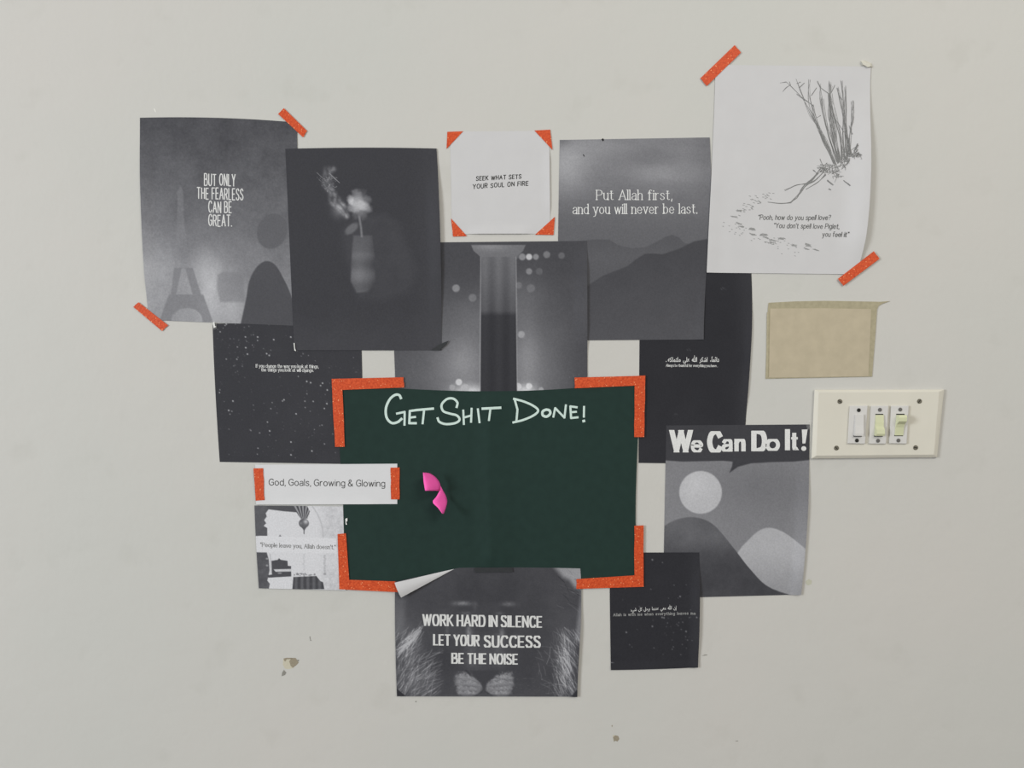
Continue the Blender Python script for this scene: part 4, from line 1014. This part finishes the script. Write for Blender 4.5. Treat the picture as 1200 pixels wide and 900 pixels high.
Ff = [(3, 2, 1, 0), (8, 9, 10, 11)] + [(i, (i + 1) % 4, 4 + (i + 1) % 4, 4 + i) for i in range(4)] + [(4 + i, 4 + (i + 1) % 4, 8 + (i + 1) % 4, 8 + i) for i in range(4)]
body, _ = solid('plate', Vv, Ff, CREAMP, root, org, bevel=0.0004)
def screw(cx, cy, r_, d, mat, slot, parent=root, name='screw'):
    n = 16; P0 = [(cx + r_ * math.cos(i / n * 2 * math.pi), cy + r_ * math.sin(i / n * 2 * math.pi)) for i in range(n)]
    P1 = [(cx + .75 * r_ * math.cos(i / n * 2 * math.pi), cy + .75 * r_ * math.sin(i / n * 2 * math.pi)) for i in range(n)]
    Vv, Ff = prism(P0, d - 0.0002, P1, d + 0.0012)
    o, _ = solid(name, Vv, Ff, mat, parent, org)
    e = (math.cos(slot) * .7 * r_, math.sin(slot) * .7 * r_); nn = (-e[1] * .22, e[0] * .22)
    q = [(cx - e[0] - nn[0], cy - e[1] - nn[1]), (cx + e[0] - nn[0], cy + e[1] - nn[1]), (cx + e[0] + nn[0], cy + e[1] + nn[1]), (cx - e[0] + nn[0], cy - e[1] + nn[1])]
    Vv, Ff = prism(q, d + 0.0010, q, d + 0.00128); solid('slot', Vv, Ff, DARK, o, org)
for cx, cy, sl in ((984.2, 470.5, .5), (1077.5, 470.2, -.9), (980.2, 525, .9), (1073, 524.6, .2)): screw(cx, cy, 3.0, dP, STEEL, sl)
def sz(x, y): return (940 + x * .15, 440 + y * .15)
def module(q, rocker, mat, prof, top_slot, bot_slot, s0, s1, mscrew):
    Vv, Ff = prism([sz(*p) for p in q], dP - 0.0003, [sz(*p) for p in q], dP + 0.0028)
    m, _ = solid('switch_module', Vv, Ff, IVORY, root, org, bevel=0.0006)
    d1 = dP + 0.0028
    # rocker: profile of depth down its length, between its left and right edges
    (l0, r0), (l1, r1) = rocker; n = len(prof); V_ = []; F_ = []
    for i, (t, d) in enumerate(prof):
        a = np.array(l0) * (1 - t) + np.array(l1) * t; b = np.array(r0) * (1 - t) + np.array(r1) * t
        for p, dd in ((a, -0.0004), (a, d), (b, d), (b, -0.0004)):
            x, y = sz(*p); V_.append(W(x, y, d1 + dd, d1).reshape(3))
    for i in range(n - 1):
        k = i * 4
        for j in range(3): F_.append((k + j, k + j + 1, k + j + 5, k + j + 4))
        F_.append((k + 3, k, k + 4, k + 7))
    F_.append((0, 3, 2, 1)); F_.append((4 * n - 4, 4 * n - 3, 4 * n - 2, 4 * n - 1))
    rk, _ = solid('rocker', V_, F_, mat, m, org)
    for sl in (top_slot, bot_slot):
        if sl:
            Vv, Ff = prism([sz(*p) for p in sl], d1 - 0.0002, [sz(*p) for p in sl], d1 + 0.0002); solid('rocker_gap', Vv, Ff, DARK, m, org)
    for (x, y) in (s0, s1):
        p = sz(x, y); n = 12; P0 = [(p[0] + 2.3 * math.cos(i / n * 6.2832), p[1] + 2.3 * math.sin(i / n * 6.2832)) for i in range(n)]
        Vv, Ff = prism(P0, d1 - .0002, P0, d1 + .0006); solid('screw', Vv, Ff, mscrew, m, org)
    return m
flat_prof = [(0, .0022), (.1, .0024), (.5, .0034), (.9, .0050), (1, .0048)]
out_bot = [(0, .0012), (.1, .0016), (.35, .0024), (.55, .0026), (.7, .0062), (.9, .0070), (1, .0056)]
out_top = [(0, .0068), (.12, .0090), (.3, .0086), (.45, .0034), (.6, .0018), (.9, .0010), (1, .0008)]
module([(372, 236), (512, 236), (492, 534), (355, 531)], (((412, 306), (476, 306)), ((402, 470), (468, 470))), IVORY, flat_prof, None, [(400, 466), (466, 466), (466, 478), (402, 478)], (443, 271), (428, 508), DARK)
module([(538, 236), (675, 236), (656, 534), (522, 534)], (((573, 308), (634, 308)), ((563, 470), (628, 470))), YELLOW, out_bot, [(572, 300), (634, 300), (634, 310), (572, 310)], [(562, 466), (630, 466), (630, 478), (562, 478)], (608, 268), (593, 510), BRASS)
module([(695, 236), (833, 236), (817, 534), (680, 531)], (((736, 308), (796, 308)), ((722, 468), (788, 468))), YELLOW, out_top, [(735, 299), (800, 299), (800, 309), (735, 309)], [(720, 464), (788, 464), (788, 474), (720, 474)], (767, 266), (752, 508), BRASS)
